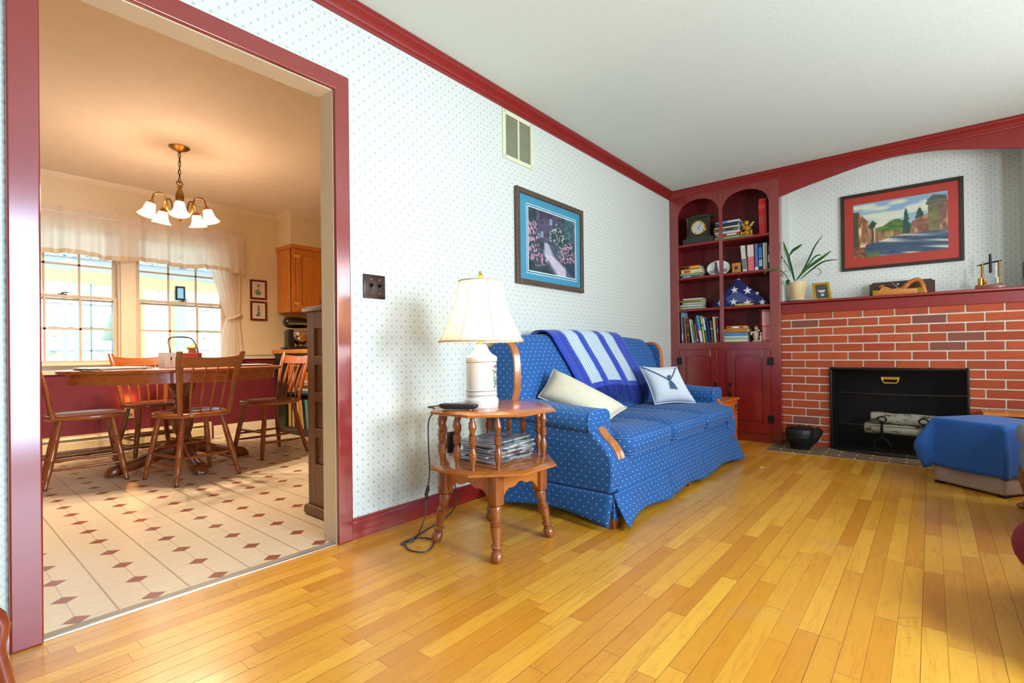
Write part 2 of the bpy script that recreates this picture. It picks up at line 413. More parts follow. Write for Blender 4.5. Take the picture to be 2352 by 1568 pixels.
# jamb liner, casing and threshold
j = MB().box(OX0-.012, OX0, -.002, .102, 0, OZ).box(OX1, OX1+.012, -.002, .102, 0, OZ).box(OX0-.012, OX1+.012, -.002, .102, OZ, OZ+.012)
struct('trim_1', j, CREAMT)
def casing(x0, x1, z0, z1): return MB().box(x0, x1, -.022, -.001, z0, z1)
k = MB()
k.prism([(.174, 0), (.249-.003, 0), (.249-.003, OZ+.003), (OX1+.002, OZ+.003), (OX1+.002, 0), (1.277, 0), (1.277, 2.096), (.174, 2.096)], -.022, -.001, 'y')
struct('trim_2', k, RED, bevel=.006)
struct('trim_3', MB().prism([(-.001, 0), (0, .003), (.005, .0045), (.010, .003), (.0118, 0)], OX0, OX1, 'x'), M('aluminium_strip', (150, 156, 164), .35, 1))
struct('trim_4', MB().box(OX0, OX1, .012, .048, 0, .002), M('grey_transition_strip', (150, 142, 128), .5))
def basebd(x0, x1): return MB().prism([(0, 0), (-.016, 0), (-.016, .078), (-.012, .086), (-.006, .092), (0, .094)], x0, x1, 'x')
struct('baseboard_left', basebd(1.277, XF), RED)
struct('baseboard_doorside', basebd(-2.0, .174), RED)
# crown moulding
cp = [(0, 2.372), (-.010, 2.372), (-.012, 2.382), (-.020, 2.388), (-.024, 2.396), (-.040, 2.410), (-.052, 2.420), (-.054, 2.428), (-.064, 2.430), (-.064, 2.44), (0, 2.44)]
struct('trim_5', MB().prism(cp, -2.0, XF, 'x'), REDS, ang=25)
struct('trim_6', MB().prism([(XF+a, b) for a, b in cp], -3.66, 0, 'y'), REDS, ang=25)
# arched valance over the fireplace niche
ap = cat([(-1.009, 2.20, 0), (-1.163, 2.240, 0), (-1.338, 2.277, 0), (-1.537, 2.318, 0), (-1.694, 2.341, 0), (-1.83, 2.350, 0), (-1.98, 2.343, 0), (-2.12, 2.325, 0), (-2.30, 2.285, 0), (-2.50, 2.235, 0), (-2.66, 2.2, 0)], 5)
top = [(p[0], 2.44) for p in ap]; bot = [(p[0], p[1]) for p in ap]
mb = MB().strip(top, bot, XF, XF+.022).box(XF, XF+.022, -3.66, -2.66, 0, 2.44)
struct('trim_7', mb, REDS)
# brick chimney breast
BX = 5.0
BR = brickmat('red_brick', [(184, 78, 30), (156, 58, 26), (104, 70, 62), (132, 54, 34)])
MORTAR = M('pale_mortar', (214, 206, 184), .85, var=.12, bmp=.3, bs=90)
FY0, FY1, FZ = -2.245, -1.386, .69
mb = MB()
g = .0058
for r in range(17):
    z1 = 1.098-.0699*(r-1)-g; z0 = z1-.0699+2*g
    if r == 0: z1 = 1.157
    if z1 < .01: break
    z0 = max(z0, 0)
    y = -1.0095; ph = -1.193 if r % 2 == 0 else -1.08875
    js = [ph-.2085*k for k in range(-1, 10)]
    ends = [q for q in js if q < y-.02]
    prev = y
    for e in ends:
        a, b = prev-(g if prev != y else 0), e+g; prev = e
        if b < -2.75: b = -2.75
        if a-b < .02: continue
        segs = [(a, b)]
        if z0 < FZ-.02:
            segs = []
            if a > FY1: segs.append((a, max(b, FY1)))
            if b < FY0: segs.append((min(a, FY0), b))
        for (p, q) in segs:
            if p-q > .015: mb.box(BX-.007, BX+.02, q, p, z0, z1)
struct('trim_8', mb, BR, bevel=.0015)
mb = MB().box(BX, BX+.02, -2.75, FY0-.002, 0, 1.157).box(BX, BX+.02, FY1+.002, -1.0095, 0, 1.157).box(BX, BX+.02, FY0-.002, FY1+.002, FZ, 1.157)
struct('trim_9', mb, MORTAR)
SOOT = brickmat('sooty_brick', [(40, 30, 26), (32, 26, 24), (28, 24, 22), (20, 18, 17)])
mb = MB().box(5.021, 5.42, FY1, FY1+.03, 0, .75).box(5.021, 5.42, FY0-.03, FY0, 0, .75).box(5.42, 5.45, FY0, FY1, 0, .75).box(5.021, 5.42, FY0, FY1, .72, .75).box(5.0, 5.42, FY0, FY1, 0, .003)
struct('trim_10', mb, SOOT)
HB = brickmat('hearth_brick', [(118, 84, 66), (96, 72, 60), (72, 62, 58), (128, 104, 80)])
mb = MB(); hm = MB().box(4.585, 5.0, -3.0, -.955, 0, .0022)
for i, x0 in enumerate([4.59, 4.662, 4.734, 4.806, 4.878, 4.950]):
    y = -.96-(.10 if i % 2 else 0)
    if i % 2: mb.box(x0, x0+.056, y+.0145, -.956, 0, .003)
    while y > -2.98:
        mb.box(x0, min(x0+.056, 4.992), max(y-.194, -3.0), y-.0, 0, .003); y -= .2085
struct('trim_11', mb, HB); struct('trim_12', hm, M('hearth_mortar', (176, 160, 118), .8))
# mantel
mt = thing('mantel_shelf', 'long burgundy mantel shelf running above the brick fireplace', 'mantel shelf', (5.05, -1.85, 1.157))
MB().rbox(4.958, 5.30, -2.56, -1.0095, 1.243, 1.265, .006, 2).build('shelf', REDS, mt)
MB().box(4.984, 5.0, -2.75, -1.0095, 1.157, 1.240).build('fascia', REDS, mt, bevel=.002)
# dining room shell: window wall with two openings
WX = [(.478, 1.168), (1.372, 2.066)]; WZ0, WZ1 = .800, 1.945
lo, hi = .865, 2.40
mb = MB().box(-1.6, .43, YW, YW+.12, lo, hi).box(1.213, 1.328, YW, YW+.12, lo, hi).box(2.11, 4.4, YW, YW+.12, lo, hi).box(.43, 1.213, YW, YW+.12, 1.99, hi).box(1.328, 2.11, YW, YW+.12, 1.99, hi)
struct('wall_window_side', mb, CREAMW)
mb = MB().box(-1.6, .43, YW-.0, YW+.12, 0, .865).box(1.213, 1.328, YW, YW+.12, 0, .865).box(2.11, 4.4, YW, YW+.12, 0, .865).box(.43, 1.213, YW, YW+.12, 0, .765).box(1.328, 2.11, YW, YW+.12, 0, .765)
struct('wall_wainscot', mb, WINE)
struct('wall_dining_west', MB().box(-1.7, -1.6, .1, 3.72, 0, DC), CREAMW)
struct('wall_dining_east', MB().box(4.4, 4.5, .1, 3.72, 0, DC), CREAMW)
struct('trim_13', MB().prism([(YW, .862), (YW-.030, .862), (YW-.032, .850), (YW-.018, .842), (YW-.014, .818), (YW-.020, .812), (YW-.018, .806), (YW, .806)], 2.17, 2.60, 'x'), CREAMT)
struct('trim_14', MB().prism([(YW, .862), (YW-.030, .862), (YW-.032, .850), (YW-.018, .842), (YW-.014, .818), (YW-.020, .812), (YW-.018, .806), (YW, .806)], -1.6, .38, 'x'), CREAMT)
struct('trim_15', MB().prism([(YW, 0), (YW-.03, 0), (YW-.03, .014), (YW-.016, .022), (YW-.016, .115), (YW-.010, .128), (YW, .130)], 1.97, 2.60, 'x'), CREAMT)
dcp = [(YW, DC-.045), (YW-.006, DC-.045), (YW-.012, DC-.034), (YW-.026, DC-.018), (YW-.030, DC), (YW, DC)]
struct('trim_16', MB().prism(dcp, -1.6, 2.63, 'x'), CREAMT)
# casing round both windows
mb = MB().box(.36, .43, YW-.022, YW, .80, 2.06).box(1.213, 1.328, YW-.018, YW, .80, 1.99).box(2.11, 2.18, YW-.022, YW, .80, 2.06).box(.43, 2.11, YW-.022, YW, 1.99, 2.06)
struct('trim_17', mb, CREAMT, bevel=.004)
struct('trim_18', MB().rbox(.33, 2.21, YW-.06, YW+.02, .770, .795, .006, 2).box(.37, 2.17, YW-.02, YW, .70, .769), CREAMT)
GL = glass('window_glass'); SASH = M('window_sash_cream', (206, 188, 156), .5, var=.04)
for i, (a, b) in enumerate(WX):
    fr = MB().box(a-.048, a-.028, YW, YW+.11, .795, 1.99).box(b+.028, b+.048, YW, YW+.11, .795, 1.99).box(a-.048, b+.048, YW, YW+.11, 1.972, 1.99).box(a-.048, b+.048, YW+.02, YW+.11, .768, .80)
    fo = struct('window_%d' % (i+1), fr, SASH)
    lo_ = MB().box(a-.028, a, YW+.03, YW+.055, .795, 1.377).box(b, b+.028, YW+.03, YW+.055, .795, 1.377).box(a, b, YW+.03, YW+.055, .795, .815).box(a-.028, b+.028, YW+.028, YW+.057, 1.354, 1.379)
    m1, m2 = (.709, .94) if i == 0 else (1.607, 1.845)
    for mx_ in (m1, m2): lo_.box(mx_-.008, mx_+.008, YW+.034, YW+.052, .81, 1.36)
    lo_.box(a, b, YW+.034, YW+.052, 1.080, 1.096)
    lo_.build('lower_sash', SASH, fo)
    up = MB().box(a-.028, a, YW+.065, YW+.09, 1.34, 1.972).box(b, b+.028, YW+.065, YW+.09, 1.34, 1.972).box(a, b, YW+.065, YW+.09, 1.945, 1.972).box(a-.02, b+.02, YW+.065, YW+.09, 1.335, 1.352)
    for mx_ in (m1, m2): up.box(mx_-.008, mx_+.008, YW+.07, YW+.086, 1.35, 1.95)
    up.box(a, b, YW+.07, YW+.086, 1.638, 1.654)
    up.build('upper_sash', SASH, fo)
    MB().box(a, b, YW+.042, YW+.044, .81, 1.36).build('glass', GL, fo)
    MB().box(a, b, YW+.077, YW+.079, 1.35, 1.95).build('glass', GL, fo)
    lk = MB().rbox((a+b)/2-.03, (a+b)/2+.03, YW+.03, YW+.055, 1.379, 1.388, .003, 2).cyl(((a+b)/2, YW+.04, 1.388), ((a+b)/2, YW+.04, 1.397), .01, .007).tube([((a+b)/2, YW+.038, 1.395), ((a+b)/2+.025, YW+.03, 1.400), ((a+b)/2+.045, YW+.03, 1.396)], .004, 6)
    lk.build('sash_lock', BRONZE, fo)

# ------------------------------------------------------------------ porch seen through the windows
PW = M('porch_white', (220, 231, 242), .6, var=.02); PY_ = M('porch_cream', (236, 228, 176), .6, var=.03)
struct('floor', MB().box(-2.2, 4.6, 3.72, 6.5, -.06, 0), M('porch_floor', (160, 160, 150), .6))
struct('ceiling', MB().box(-2.2, 4.6, 3.72, 6.5, 2.30, 2.36), PW)
mb = MB().box(-2.2, 3.6, 6.4, 6.46, 0, .62).box(-2.2, 3.6, 6.4, 6.46, 1.80, 2.30)
for x in (-1.5, -.7, .1, .72, 1.22, 1.33, 2.9): mb.box(x, x+.05, 6.38, 6.46, .62, 1.80)
mb.box(2.43, 2.60, 6.38, 6.46, .62, 2.0)
struct('wall_porch', mb, PW)
struct('trim_19', MB().box(-2.2, 3.6, 6.37, 6.40, 1.80, 1.96), PY_)
mb = MB()
for x in (1.50, 1.72, 2.25, 2.5, -1.2, -.3): mb.box(x, x+.014, 6.40, 6.42, .62, 1.8)
for z in (.92, 1.22, 1.52): mb.box(-2.2, 3.6, 6.40, 6.42, z, z+.012)
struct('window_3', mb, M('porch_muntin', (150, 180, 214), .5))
# porch side wall with french door
mb = MB().box(3.2, 3.26, 3.72, 4.3, 0, 2.3).box(3.2, 3.26, 4.3, 6.4, 2.05, 2.3).box(3.2, 3.26, 5.15, 5.5, 0, 2.05)
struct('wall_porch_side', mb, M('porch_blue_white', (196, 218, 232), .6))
mb = MB().box(3.18, 3.20, 4.24, 4.30, 0, 2.1).box(3.18, 3.20, 5.10, 5.16, 0, 2.1).box(3.18, 3.20, 5.50, 5.56, 0, 2.1).box(3.18, 3.2, 4.24, 5.56, 2.05, 2.12)
mb.box(2.02, 2.07, 6.34, 6.369, 0, 1.769).box(2.395, 2.43, 6.34, 6.369, 0, 1.769).box(2.02, 2.43, 6.34, 6.369, 1.77, 1.84)
struct('trim_20', mb, PY_)
struct('trim_21', MB().box(-2.2, 3.2, 6.36, 6.368, 2.12, 2.29), None or (lambda: (lambda m_nt_b: (m_nt_b[1].links.new(mix(m_nt_b[1], noise(m_nt_b[1], oco(m_nt_b[1])[1], 14, 3, .7, None, 1.0).sm(.56, .62), (232, 240, 246), (96, 132, 168)), m_nt_b[2].inputs['Base Color']), m_nt_b[0])[1])(newmat('floral_border')))())
# foliage outside
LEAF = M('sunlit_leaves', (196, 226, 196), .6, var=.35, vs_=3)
mb = MB(); rnd = random.Random(3)
for i in range(2200):
    x = rnd.uniform(-3.5, 5.5); z = rnd.uniform(.0, 1.0+.9*abs(math.sin(x*1.7)))*1.0; y = rnd.uniform(8.4, 9.6)
    a = Matrix.Translation((x, y, z)) @ Matrix.Rotation(rnd.uniform(0, 6.3), 4, (rnd.random(), rnd.random(), rnd.random()+.1))
    s_ = rnd.uniform(.03, .09)
    mb.add([(-s_, 0, 0), (0, -s_*.5, .01), (s_, 0, 0), (0, s_*.5, .01)], [(0, 1, 2, 3)], 0, a)
hedge = mb.build('garden_foliage', LEAF); tag(hedge, 'pale green garden foliage far outside beyond the porch windows', 'foliage', kind='stuff')
gr = struct('ground', MB().box(-6, 8, 6.5, 14, -.1, -.06), M('lawn', (150, 190, 120), .8))
# porch furniture
lp = thing('porch_lamp', 'pale grey-green lampshade seen through the left dining window', 'lamp', (1.53, 5.0, 0))
MB().lathe([(.16, 1.03), (.155, 1.03), (.075, 1.31), (.08, 1.31)], (1.49, 5.0, 0), 28, cap=False).build('lamp_shade', M('porch_shade', (176, 200, 190), .7), lp)
MB().lathe([(.11, 0), (.11, .02), (.02, .05), (.018, .9), (.03, .95), (.012, 1.1)], (1.49, 5.0, 0), 18).build('lamp_base', M('porch_lamp_base', (210, 214, 208), .5), lp)
pf = thing('porch_picture_frame', 'small dark framed picture on the porch post beyond the right window', 'picture frame', (2.515, 6.37, 1.68))
MB().box(2.455, 2.575, 6.36, 6.3795, 1.66, 1.86).build('frame', BLACK, pf); MB().box(2.477, 2.553, 6.357, 6.3605, 1.685, 1.835).build('picture', M('pale_blue_print', (150, 190, 214), .5), pf)
cu = MB().grid(lambda u, v: (2.08+.31*u, 6.34+.015*math.sin(u*26), .002+v*1.75), 40, 4)
tag(cu.build('porch_curtain', sheer('porch_sheer', (240, 246, 250), .15, .7)), 'white curtain on the far porch wall seen through the right window', 'curtain')
# ------------------------------------------------------------------ built-in bookcase
bc = thing('built_in_bookcase', 'burgundy built-in bookcase with twin arches in the far corner', 'bookcase', (5.1, -.5, 0))
S0, S1, ML, MR, E1 = -.089, -.925, -.487, -.520, -1.009
def arch(y0, y1, zs=2.197, h=.133, n=16):
    c = (y0+y1)/2; a = abs(y1-y0)/2-.006; P = [(y0, zs)]
    P += [(c+a*math.cos(math.pi*k/n), zs+h*math.sin(math.pi*k/n)) for k in range(n+1)]
    return P+[(y1, zs)]
fr = MB()
fr.box(XF, XF+.022, S0, -.0005, 0, 2.375).box(XF, XF+.022, E1, S1, 0, 2.375).box(XF, XF+.022, MR, ML, .917, 2.375)
for a, b in ((S0, ML), (MR, S1)):
    P = arch(a, b); fr.strip([(p[0], 2.375) for p in P], P, XF, XF+.022)
fr.box(XF, XF+.022, S1, S0, .847, .917).box(XF, XF+.022, -.550, -.463, .083, .847).box(XF, XF+.022, S1, S0, 0, .081)
fr.build('face_frame', RED, bc, bevel=.0015)
INK = M('bookcase_interior_red', (104, 20, 24), .5, var=.1)
MB().box(XF+.022, 5.28, E1, E1+.02, 0, 2.4).box(XF+.0225, XF+.0851, E1-.0004, E1, 0, 2.4).box(XF+.022, 5.28, -.02, -.001, 0, 2.4).build('side_panel', RED, bc)
def beadback():
    m, nt, b = newmat('beadboard_red'); (x, y, z), v = oco(nt)
    e = ((y/.085).fr()-.5).ab().gt(.48); nt.links.new(mix(nt, e*.6, (108, 20, 24), (52, 8, 12)), b.inputs['Base Color']); b.inputs['Roughness'].default_value = .5; return m
MB().box(5.262, 5.28, E1+.02, -.02, .9, 2.4).build('back_panel', beadback(), bc)
MB().box(XF+.022, 5.28, E1+.02, -.02, .895, .917).build('deck', INK, bc)
MB().box(XF+.022, 5.28, E1+.02, -.02, 2.385, 2.399).build('top_panel', INK, bc)
SH = [1.900, 1.572, 1.255]
for z in SH: MB().box(XF+.010, 5.262, E1+.02, -.02, z-.022, z).build('shelf', REDS, bc, bevel=.002)
def door(y0, y1, hinge, handle):
    d = MB().box(XF-.014, XF+.004, y1, y0, .083, .845)
    w = abs(y1-y0); a, b = y0-.060, y1+.060; zb = .170
    P = [(a, .745)]+[((a+b)/2+(abs(b-a)/2)*math.cos(math.pi*k/12)*1.0, .745+.050*math.sin(math.pi*k/12)**.7) for k in range(13)]+[(b, .745)]
    # recess frame and raised field
    dm = MB(); out = [(y0, .845)]+[(p[0], .845) for p in P[1:-1]]+[(y1, .845)]
    dm.box(XF-.016, XF-.002, a, y0, .083, .845).box(XF-.016, XF-.002, y1, b, .083, .845).box(XF-.016, XF-.002, b, a, .083, zb)
    dm.strip([(p[0], .845) for p in P], P, XF-.016, XF-.002).box(XF-.003, XF+.004, y1, y0, .083, .845)
    od = dm.build('door', RED, bc, bevel=.0025)
    P2 = [(lerp(p[0], (a+b)/2, .14), p[1]-.022) for p in P]; zb2 = zb+.024
    f = MB(); poly = [(P2[0][0], zb2)]+P2+[(P2[-1][0], zb2)]
    f.prism(poly, XF-.014, XF-.004); f.build('raised_panel', RED, od, bevel=.009)
    for hz in (.735, .215):
        hy = hinge
        MB().box(XF-.020, XF-.0145, hy-.024, hy-.004, hz-.036, hz+.036).box(XF-.020, XF-.0145, hy+.004, hy+.024, hz-.036, hz+.036).cyl((XF-.019, hy, hz-.034), (XF-.019, hy, hz+.034), .0045).build('hinge', BLACK, od)
    MB().tube([(XF-.017, handle, .512), (XF-.036, handle, .500), (XF-.042, handle, .466), (XF-.036, handle, .432), (XF-.017, handle, .42)], .006, 8).box(XF-.019, XF-.0155, handle-.012, handle+.012, .498, .530).box(XF-.019, XF-.0155, handle-.012, handle+.012, .402, .434).build('handle', BLACK, od)
door(-.096, -.461, -.094, -.44); door(-.552, -.923, -.925, -.575)

# ------------------------------------------------------------------ books and bookcase things
def bookmat(c): return M('book_cover_%d_%d_%d' % c, c, .45, var=.1, vs_=30)
def vbook(y0, y1, z0, h, lean, col, label, depth=.15, xf=5.02, group=None, band=None, title=None):
    """upright book, spine towards the room; lean = sideways shift of its top (m)"""
    T = Matrix(((1, 0, 0, 0), (0, 1, lean/h, -lean/h*z0), (0, 0, 1, 0), (0, 0, 0, 1)))
    b = MB().box(xf, xf+.004, y1, y0, z0, z0+h, 0, T).box(xf, xf+depth, y0-.0025, y0, z0, z0+h, 0, T).box(xf, xf+depth, y1, y1+.0025, z0, z0+h, 0, T)
    mats = [bookmat(col)]
    if band:
        for k_, (bc_, za, zb) in enumerate(band):
            mats.append(bookmat(bc_)); b.box(xf-.0006, xf, y1+.001, y0-.001, z0+h*za, z0+h*zb, k_+1, T)
    o = b.build('book', mats); tag(o, label, 'book', group)
    MB().box(xf+.004, xf+depth-.004, y1+.0025, y0-.0025, z0+.004, z0+h-.005, 0, T).build('pages', PAPER, o)
    return o
def hbook(y0, y1, z0, t, col, label, xf=5.02, depth=.16, ang=0, group=None, band=None):
    """book lying flat, spine towards the room"""
    c = Vector(((2*xf+depth)/2, (y0+y1)/2, 0)); T = Matrix.Translation(c) @ Matrix.Rotation(R(ang), 4, 'Z') @ Matrix.Translation(-c)
    b = MB().box(xf, xf+.004, y1, y0, z0, z0+t, 0, T).box(xf, xf+depth, y1, y0, z0, z0+.0025, 0, T).box(xf, xf+depth, y1, y0, z0+t-.0025, z0+t, 0, T)
    mats = [bookmat(col)]
    if band:
        for k_, (bc_, ya, yb) in enumerate(band):
            mats.append(bookmat(bc_)); b.box(xf-.0006, xf, lerp(y0, y1, ya), lerp(y0, y1, yb), z0+t*.2, z0+t*.8, k_+1, T)
    o = b.build('book', mats); tag(o, label, 'book', group)
    MB().box(xf+.004, xf+depth-.004, y1+.004, y0-.004, z0+.0025, z0+t-.0025, 0, T).build('pages', PAPER, o)
    return o
def cy(a, b, ox=1540, oy=580, s=7.129, x=5.02):  # crop coordinates -> y, z on the plane of the spines
    p = at(ox+a/s, oy+b/s, x=x); return p.y, p.z
DK = .917
rows = [ # x left, x right (bottom), x left (top), y top, colour, label, band
 (150, 166, 152, 1000, (58, 64, 40), 'thin dark green book leaning at the left end of the bottom bookcase row', None),
 (188, 213, 165, 978, (150, 196, 226), 'tall pale blue book standing near the left end of the bottom row', [((230, 236, 240), .08, .3)]),
 (214, 238, 192, 1060, (176, 36, 92), 'magenta book standing beside the tall pale blue book', None),
 (246, 272, 220, 1062, (186, 150, 110), 'tan book standing between the magenta and dark brown books', None),
 (276, 326, 250, 1082, (84, 62, 48), 'thick mottled dark brown book in the bottom row', [((150, 130, 100), .3, .34), ((150, 130, 100), .7, .74)]),
 (352, 389, 292, 1096, (214, 206, 180), 'cream book leaning left beside the teal book', None),
 (392, 427, 346, 1172, (58, 140, 146), 'short teal book leaning between the cream and orange books', None),
 (432, 457, 388, 1162, (232, 92, 34), 'short thin orange book leaning in the bottom row', [((250, 240, 230), .1, .16)]),
 (462, 486, 392, 1070, (70, 84, 110), 'thin slate blue book leaning beside the large light blue book', None),
 (492, 540, 414, 1032, (78, 160, 222), 'large light blue book with white lower spine leaning left', [((236, 214, 226), .04, .45)]),
 (546, 580, 480, 1052, (226, 214, 40), 'bright yellow book leaning in the bottom row', [((60, 110, 190), .62, .72)]),
 (586, 622, 516, 1064, (56, 96, 178), 'blue book with white upper spine leaning in the bottom row', [((222, 226, 226), .5, .97)]),
 (626, 664, 582, 1122, (28, 66, 112), 'dark blue book standing beside the brown book', None),
 (668, 714, 636, 1116, (108, 86, 66), 'brown book standing between the dark blue and cream books', [((196, 180, 150), .6, .66)]),
 (718, 764, 682, 1050, (204, 200, 176), 'tall cream book standing left of the red book', None),
 (768, 794, 750, 1088, (220, 30, 34), 'red book with a blue band near the mullion in the bottom row', [((120, 170, 214), .42, .58)]),
 (798, 822, 784, 1058, (52, 50, 66), 'dark grey book standing right beside the mullion', None)]
zt_ = DK
pv = None
for a, b, c, t, col, lab, bd in rows:
    y0, _ = cy(a, 1470); y1, _ = cy(b, 1470); yt, zt = cy(c, t)
    if pv: y0 = min(y0, pv[0]-.0004); y1 = min(y1, y0-.006)
    s_ = (yt-y0)/(zt-DK)
    if pv: zz = min(zt-DK, pv[2]); s_ = min(s_, (pv[0]-.0004-y0)/zz+pv[1])
    pv = (y1+.0006, s_, zt-DK); yt = y0+s_*(zt-DK)
    vbook(y0, y1+.0006, DK+.0008, zt-DK, (yt-y0), col, lab, .15, 5.02, 'books standing in the bottom row', bd)
# lying stacks: list of (xl, xr, ytop, ybottom)
def stack(z0, items, total_top, **kw):
    z = z0+.0006
    for xl, xr, t, col, lab, bd, ang in items:
        y0, _ = cy(xl, total_top, **kw); y1, _ = cy(xr, total_top, **kw)
        hbook(y0, y1, z, t, col, lab, 5.03, .15, ang, None, bd); z += t+.0006
stack(DK, [(878, 1250, .033, (176, 204, 216), 'pale blue book at the bottom of the stack right of the mullion', [((220, 216, 150), .03, .97)], 0),
 (878, 1252, .028, (192, 210, 200), 'pale green-white book second from bottom in the lower right stack', None, 2),
 (878, 1250, .030, (84, 142, 206), 'light blue book in the middle of the lower right stack', None, 0),
 (876, 1262, .034, (200, 124, 36), 'orange-brown book second from top in the lower right stack', None, -2),
 (905, 1232, .026, (214, 168, 84), 'worn yellow and red book on top of the lower right stack', [((196, 40, 30), .0, .25), ((232, 226, 210), .35, .62), ((200, 50, 36), .65, .85)], 3)], 1400)
stack(SH[2], [(150, 505, .026, (188, 182, 150), 'tan and white book at the bottom of the left shelf stack', None, 0),
 (150, 500, .022, (196, 206, 196), 'grey-white book second in the stack above the standing books', None, 3),
 (188, 500, .022, (170, 206, 200), 'pale aqua book in the middle of the third shelf stack', None, 0),
 (150, 502, .022, (170, 128, 40), 'mustard book in the stack on the third shelf', None, -3),
 (195, 505, .016, (206, 220, 204), 'pale green-white book on top of the third shelf stack', None, 2)], 850)
stack(SH[1], [(170, 478, .024, (40, 128, 84), 'green book at the bottom of the second shelf stack', [((210, 220, 200), .1, .5)], 0),
 (145, 478, .018, (160, 176, 160), 'thin grey-green book second from bottom on the second shelf', None, 2),
 (165, 505, .044, (232, 216, 150), 'thick cream-yellow book with red title on the second shelf', [((206, 90, 60), .15, .45)], 0),
 (140, 468, .034, (214, 92, 30), 'orange and black book on top of the second shelf stack', [((30, 28, 26), .02, .5), ((240, 180, 40), .55, .98)], -2)], 300)
kw = dict(ox=1540, oy=420, s=7.842)
stack(SH[0], [(785, 1235, .036, (134, 184, 120), 'pale green book at the bottom of the top shelf stack', None, 0),
 (790, 1225, .024, (214, 40, 44), 'red book with white lettering blocks on the top shelf', [((240, 220, 220), .1, .3), ((240, 220, 220), .5, .9)], 0),
 (785, 1228, .024, (200, 206, 210), 'white book above the red one on the top shelf', None, 2),
 (770, 1225, .028, (120, 100, 78), 'brown and grey book in the middle of the top shelf stack', [((60, 50, 48), .5, .8)], -2),
 (785, 1222, .018, (220, 216, 196), 'thin cream book in the top shelf stack', None, 0),
 (795, 1215, .026, (30, 60, 56), 'dark green book second from top on the top shelf', None, 0),
 (808, 1232, .028, (104, 150, 210), 'light blue and white book on top of the top shelf stack', [((214, 200, 190), .5, 1)], 0)], 850, **kw)
kw2 = dict(ox=1540, oy=420, s=7.842)
for a, b, c, t, col, lab, bd in [
 (1300, 1390, 1252, 1135, (206, 208, 196), 'large leaning white book left of the pink one on the second shelf', [((120, 122, 116), .1, .5)]),
 (1396, 1515, 1378, 1118, (224, 110, 118), 'pink and white book among the tall books on the second shelf', [((222, 206, 200), .55, .97)]),
 (1520, 1590, 1508, 1100, (94, 106, 160), 'slate blue book standing on the second shelf', [((220, 226, 232), .02, .14)]),
 (1594, 1660, 1584, 1092, (28, 44, 96), 'navy book with blue oval standing on the second shelf', [((60, 130, 210), .45, .85), ((170, 190, 220), .15, .4)]),
 (1666, 1755, 1655, 1082, (196, 190, 164), 'cream book standing near the right end of the second shelf', None),
 (1760, 1800, 1752, 1130, (74, 84, 110), 'dark blue-grey book half hidden by the right stile of the second shelf', [((230, 226, 210), .3, .6)])]:
    y0, _ = cy(a, 1545, **kw2); y1, _ = cy(b, 1545, **kw2); yt, zt = cy(c, t, **kw2)
    vbook(y0, y1+.0008, SH[1]+.0008, zt-SH[1], yt-y0, col, lab, .17, 5.02, 'books standing on the second shelf', bd)
y0, _ = cy(1590, 870, **kw2); y1, _ = cy(1735, 870, **kw2); _, zt = cy(1640, 275, **kw2)
vbook(y0, y1, SH[0]+.0008, zt-SH[0], .004, (206, 26, 34), 'tall thick red book standing alone at the right of the top shelf', .18, 5.03, None, [((190, 60, 60), .3, .5), ((226, 60, 60), .72, .82)])
y0, _ = cy(1505, 1440); y1, _ = cy(1640, 1440); _, zt = cy(1560, 930)
vbook(y0, y1, DK+.0008, zt-DK, .006, (224, 84, 96), 'tall pink-red book standing at the right end of the bottom row', .17, 5.03, None, [((236, 150, 150), .05, .45), ((236, 170, 168), .5, .92)])

# mantel clock
DKM = M('blackened_slate', (52, 54, 46), .45, var=.3, vs_=40)
ck = thing('mantel_clock', 'black antique clock with brass-rimmed white dial on the top shelf', 'clock', (5.08, -.28, SH[0]+.0006))
yc, zc = at(1540+497/7.842, 420+808/7.842, x=5.035).yz
zb = SH[0]+.0006
yl = cy(215, 1000, **kw2)[0]; yr = cy(770, 1000, **kw2)[0]
MB().box(5.02, 5.16, yr, yl, zb, zb+.062).box(5.03, 5.15, yr+.03, yl-.03, zb+.062, zb+.074).build('plinth', DKM, ck, bevel=.003)
cw = .105
MB().box(5.045, 5.14, yc-cw, yc+cw, zb+.074, zb+.262).build('case', DKM, ck, bevel=.004)
MB().box(5.03, 5.15, yc-cw-.022, yc+cw+.022, zb+.262, zb+.280).box(5.04, 5.145, yc-cw+.02, yc+cw-.02, zb+.280, zb+.292).build('cornice', DKM, ck, bevel=.003)
for s_ in (-1, 1):
    MB().lathe([(.011, 0), (.013, .01), (.009, .015), (.008, .16), (.012, .17), (.012, .185)], (5.036, yc+s_*(cw+.002), zb+.075), 12).build('column', M('clock_column', (60, 34, 30), .35), ck)
TX = lambda c: Matrix.Translation(c) @ Matrix.Rotation(R(-90), 4, 'Y')
MB().lathe([(.074, 0), (.078, .006), (.072, .012), (.062, .010), (.062, 0)], n=36, T=TX((5.046, yc, zc))).build('bezel', BRASS, ck)
dl = MB().lathe([(.063, .002), (.063, .0045)], n=36, T=TX((5.046, yc, zc))).build('dial', M('enamel_white', (222, 224, 214), .35), ck)
mk = MB()
for h in range(12):
    a = h*math.pi/6; T = TX((5.046, yc, zc)) @ Matrix.Rotation(a, 4, 'Z')
    for k in ((-1, 0, 1) if h % 3 == 2 else (0, 1) if h % 2 else (0,)): mk.box(.044, .058, -.0011+k*.004, .0011+k*.004, .0045, .0053, 0, T)
mk.ring([[(lambda q: tuple(TX((5.046, yc, zc)) @ Vector((rr*math.cos(q), rr*math.sin(q), .0053))))(2*math.pi*j/32) for j in range(32)] for rr in (.026, .0285)], cap=False)
mk.build('numerals', BLACK, dl)
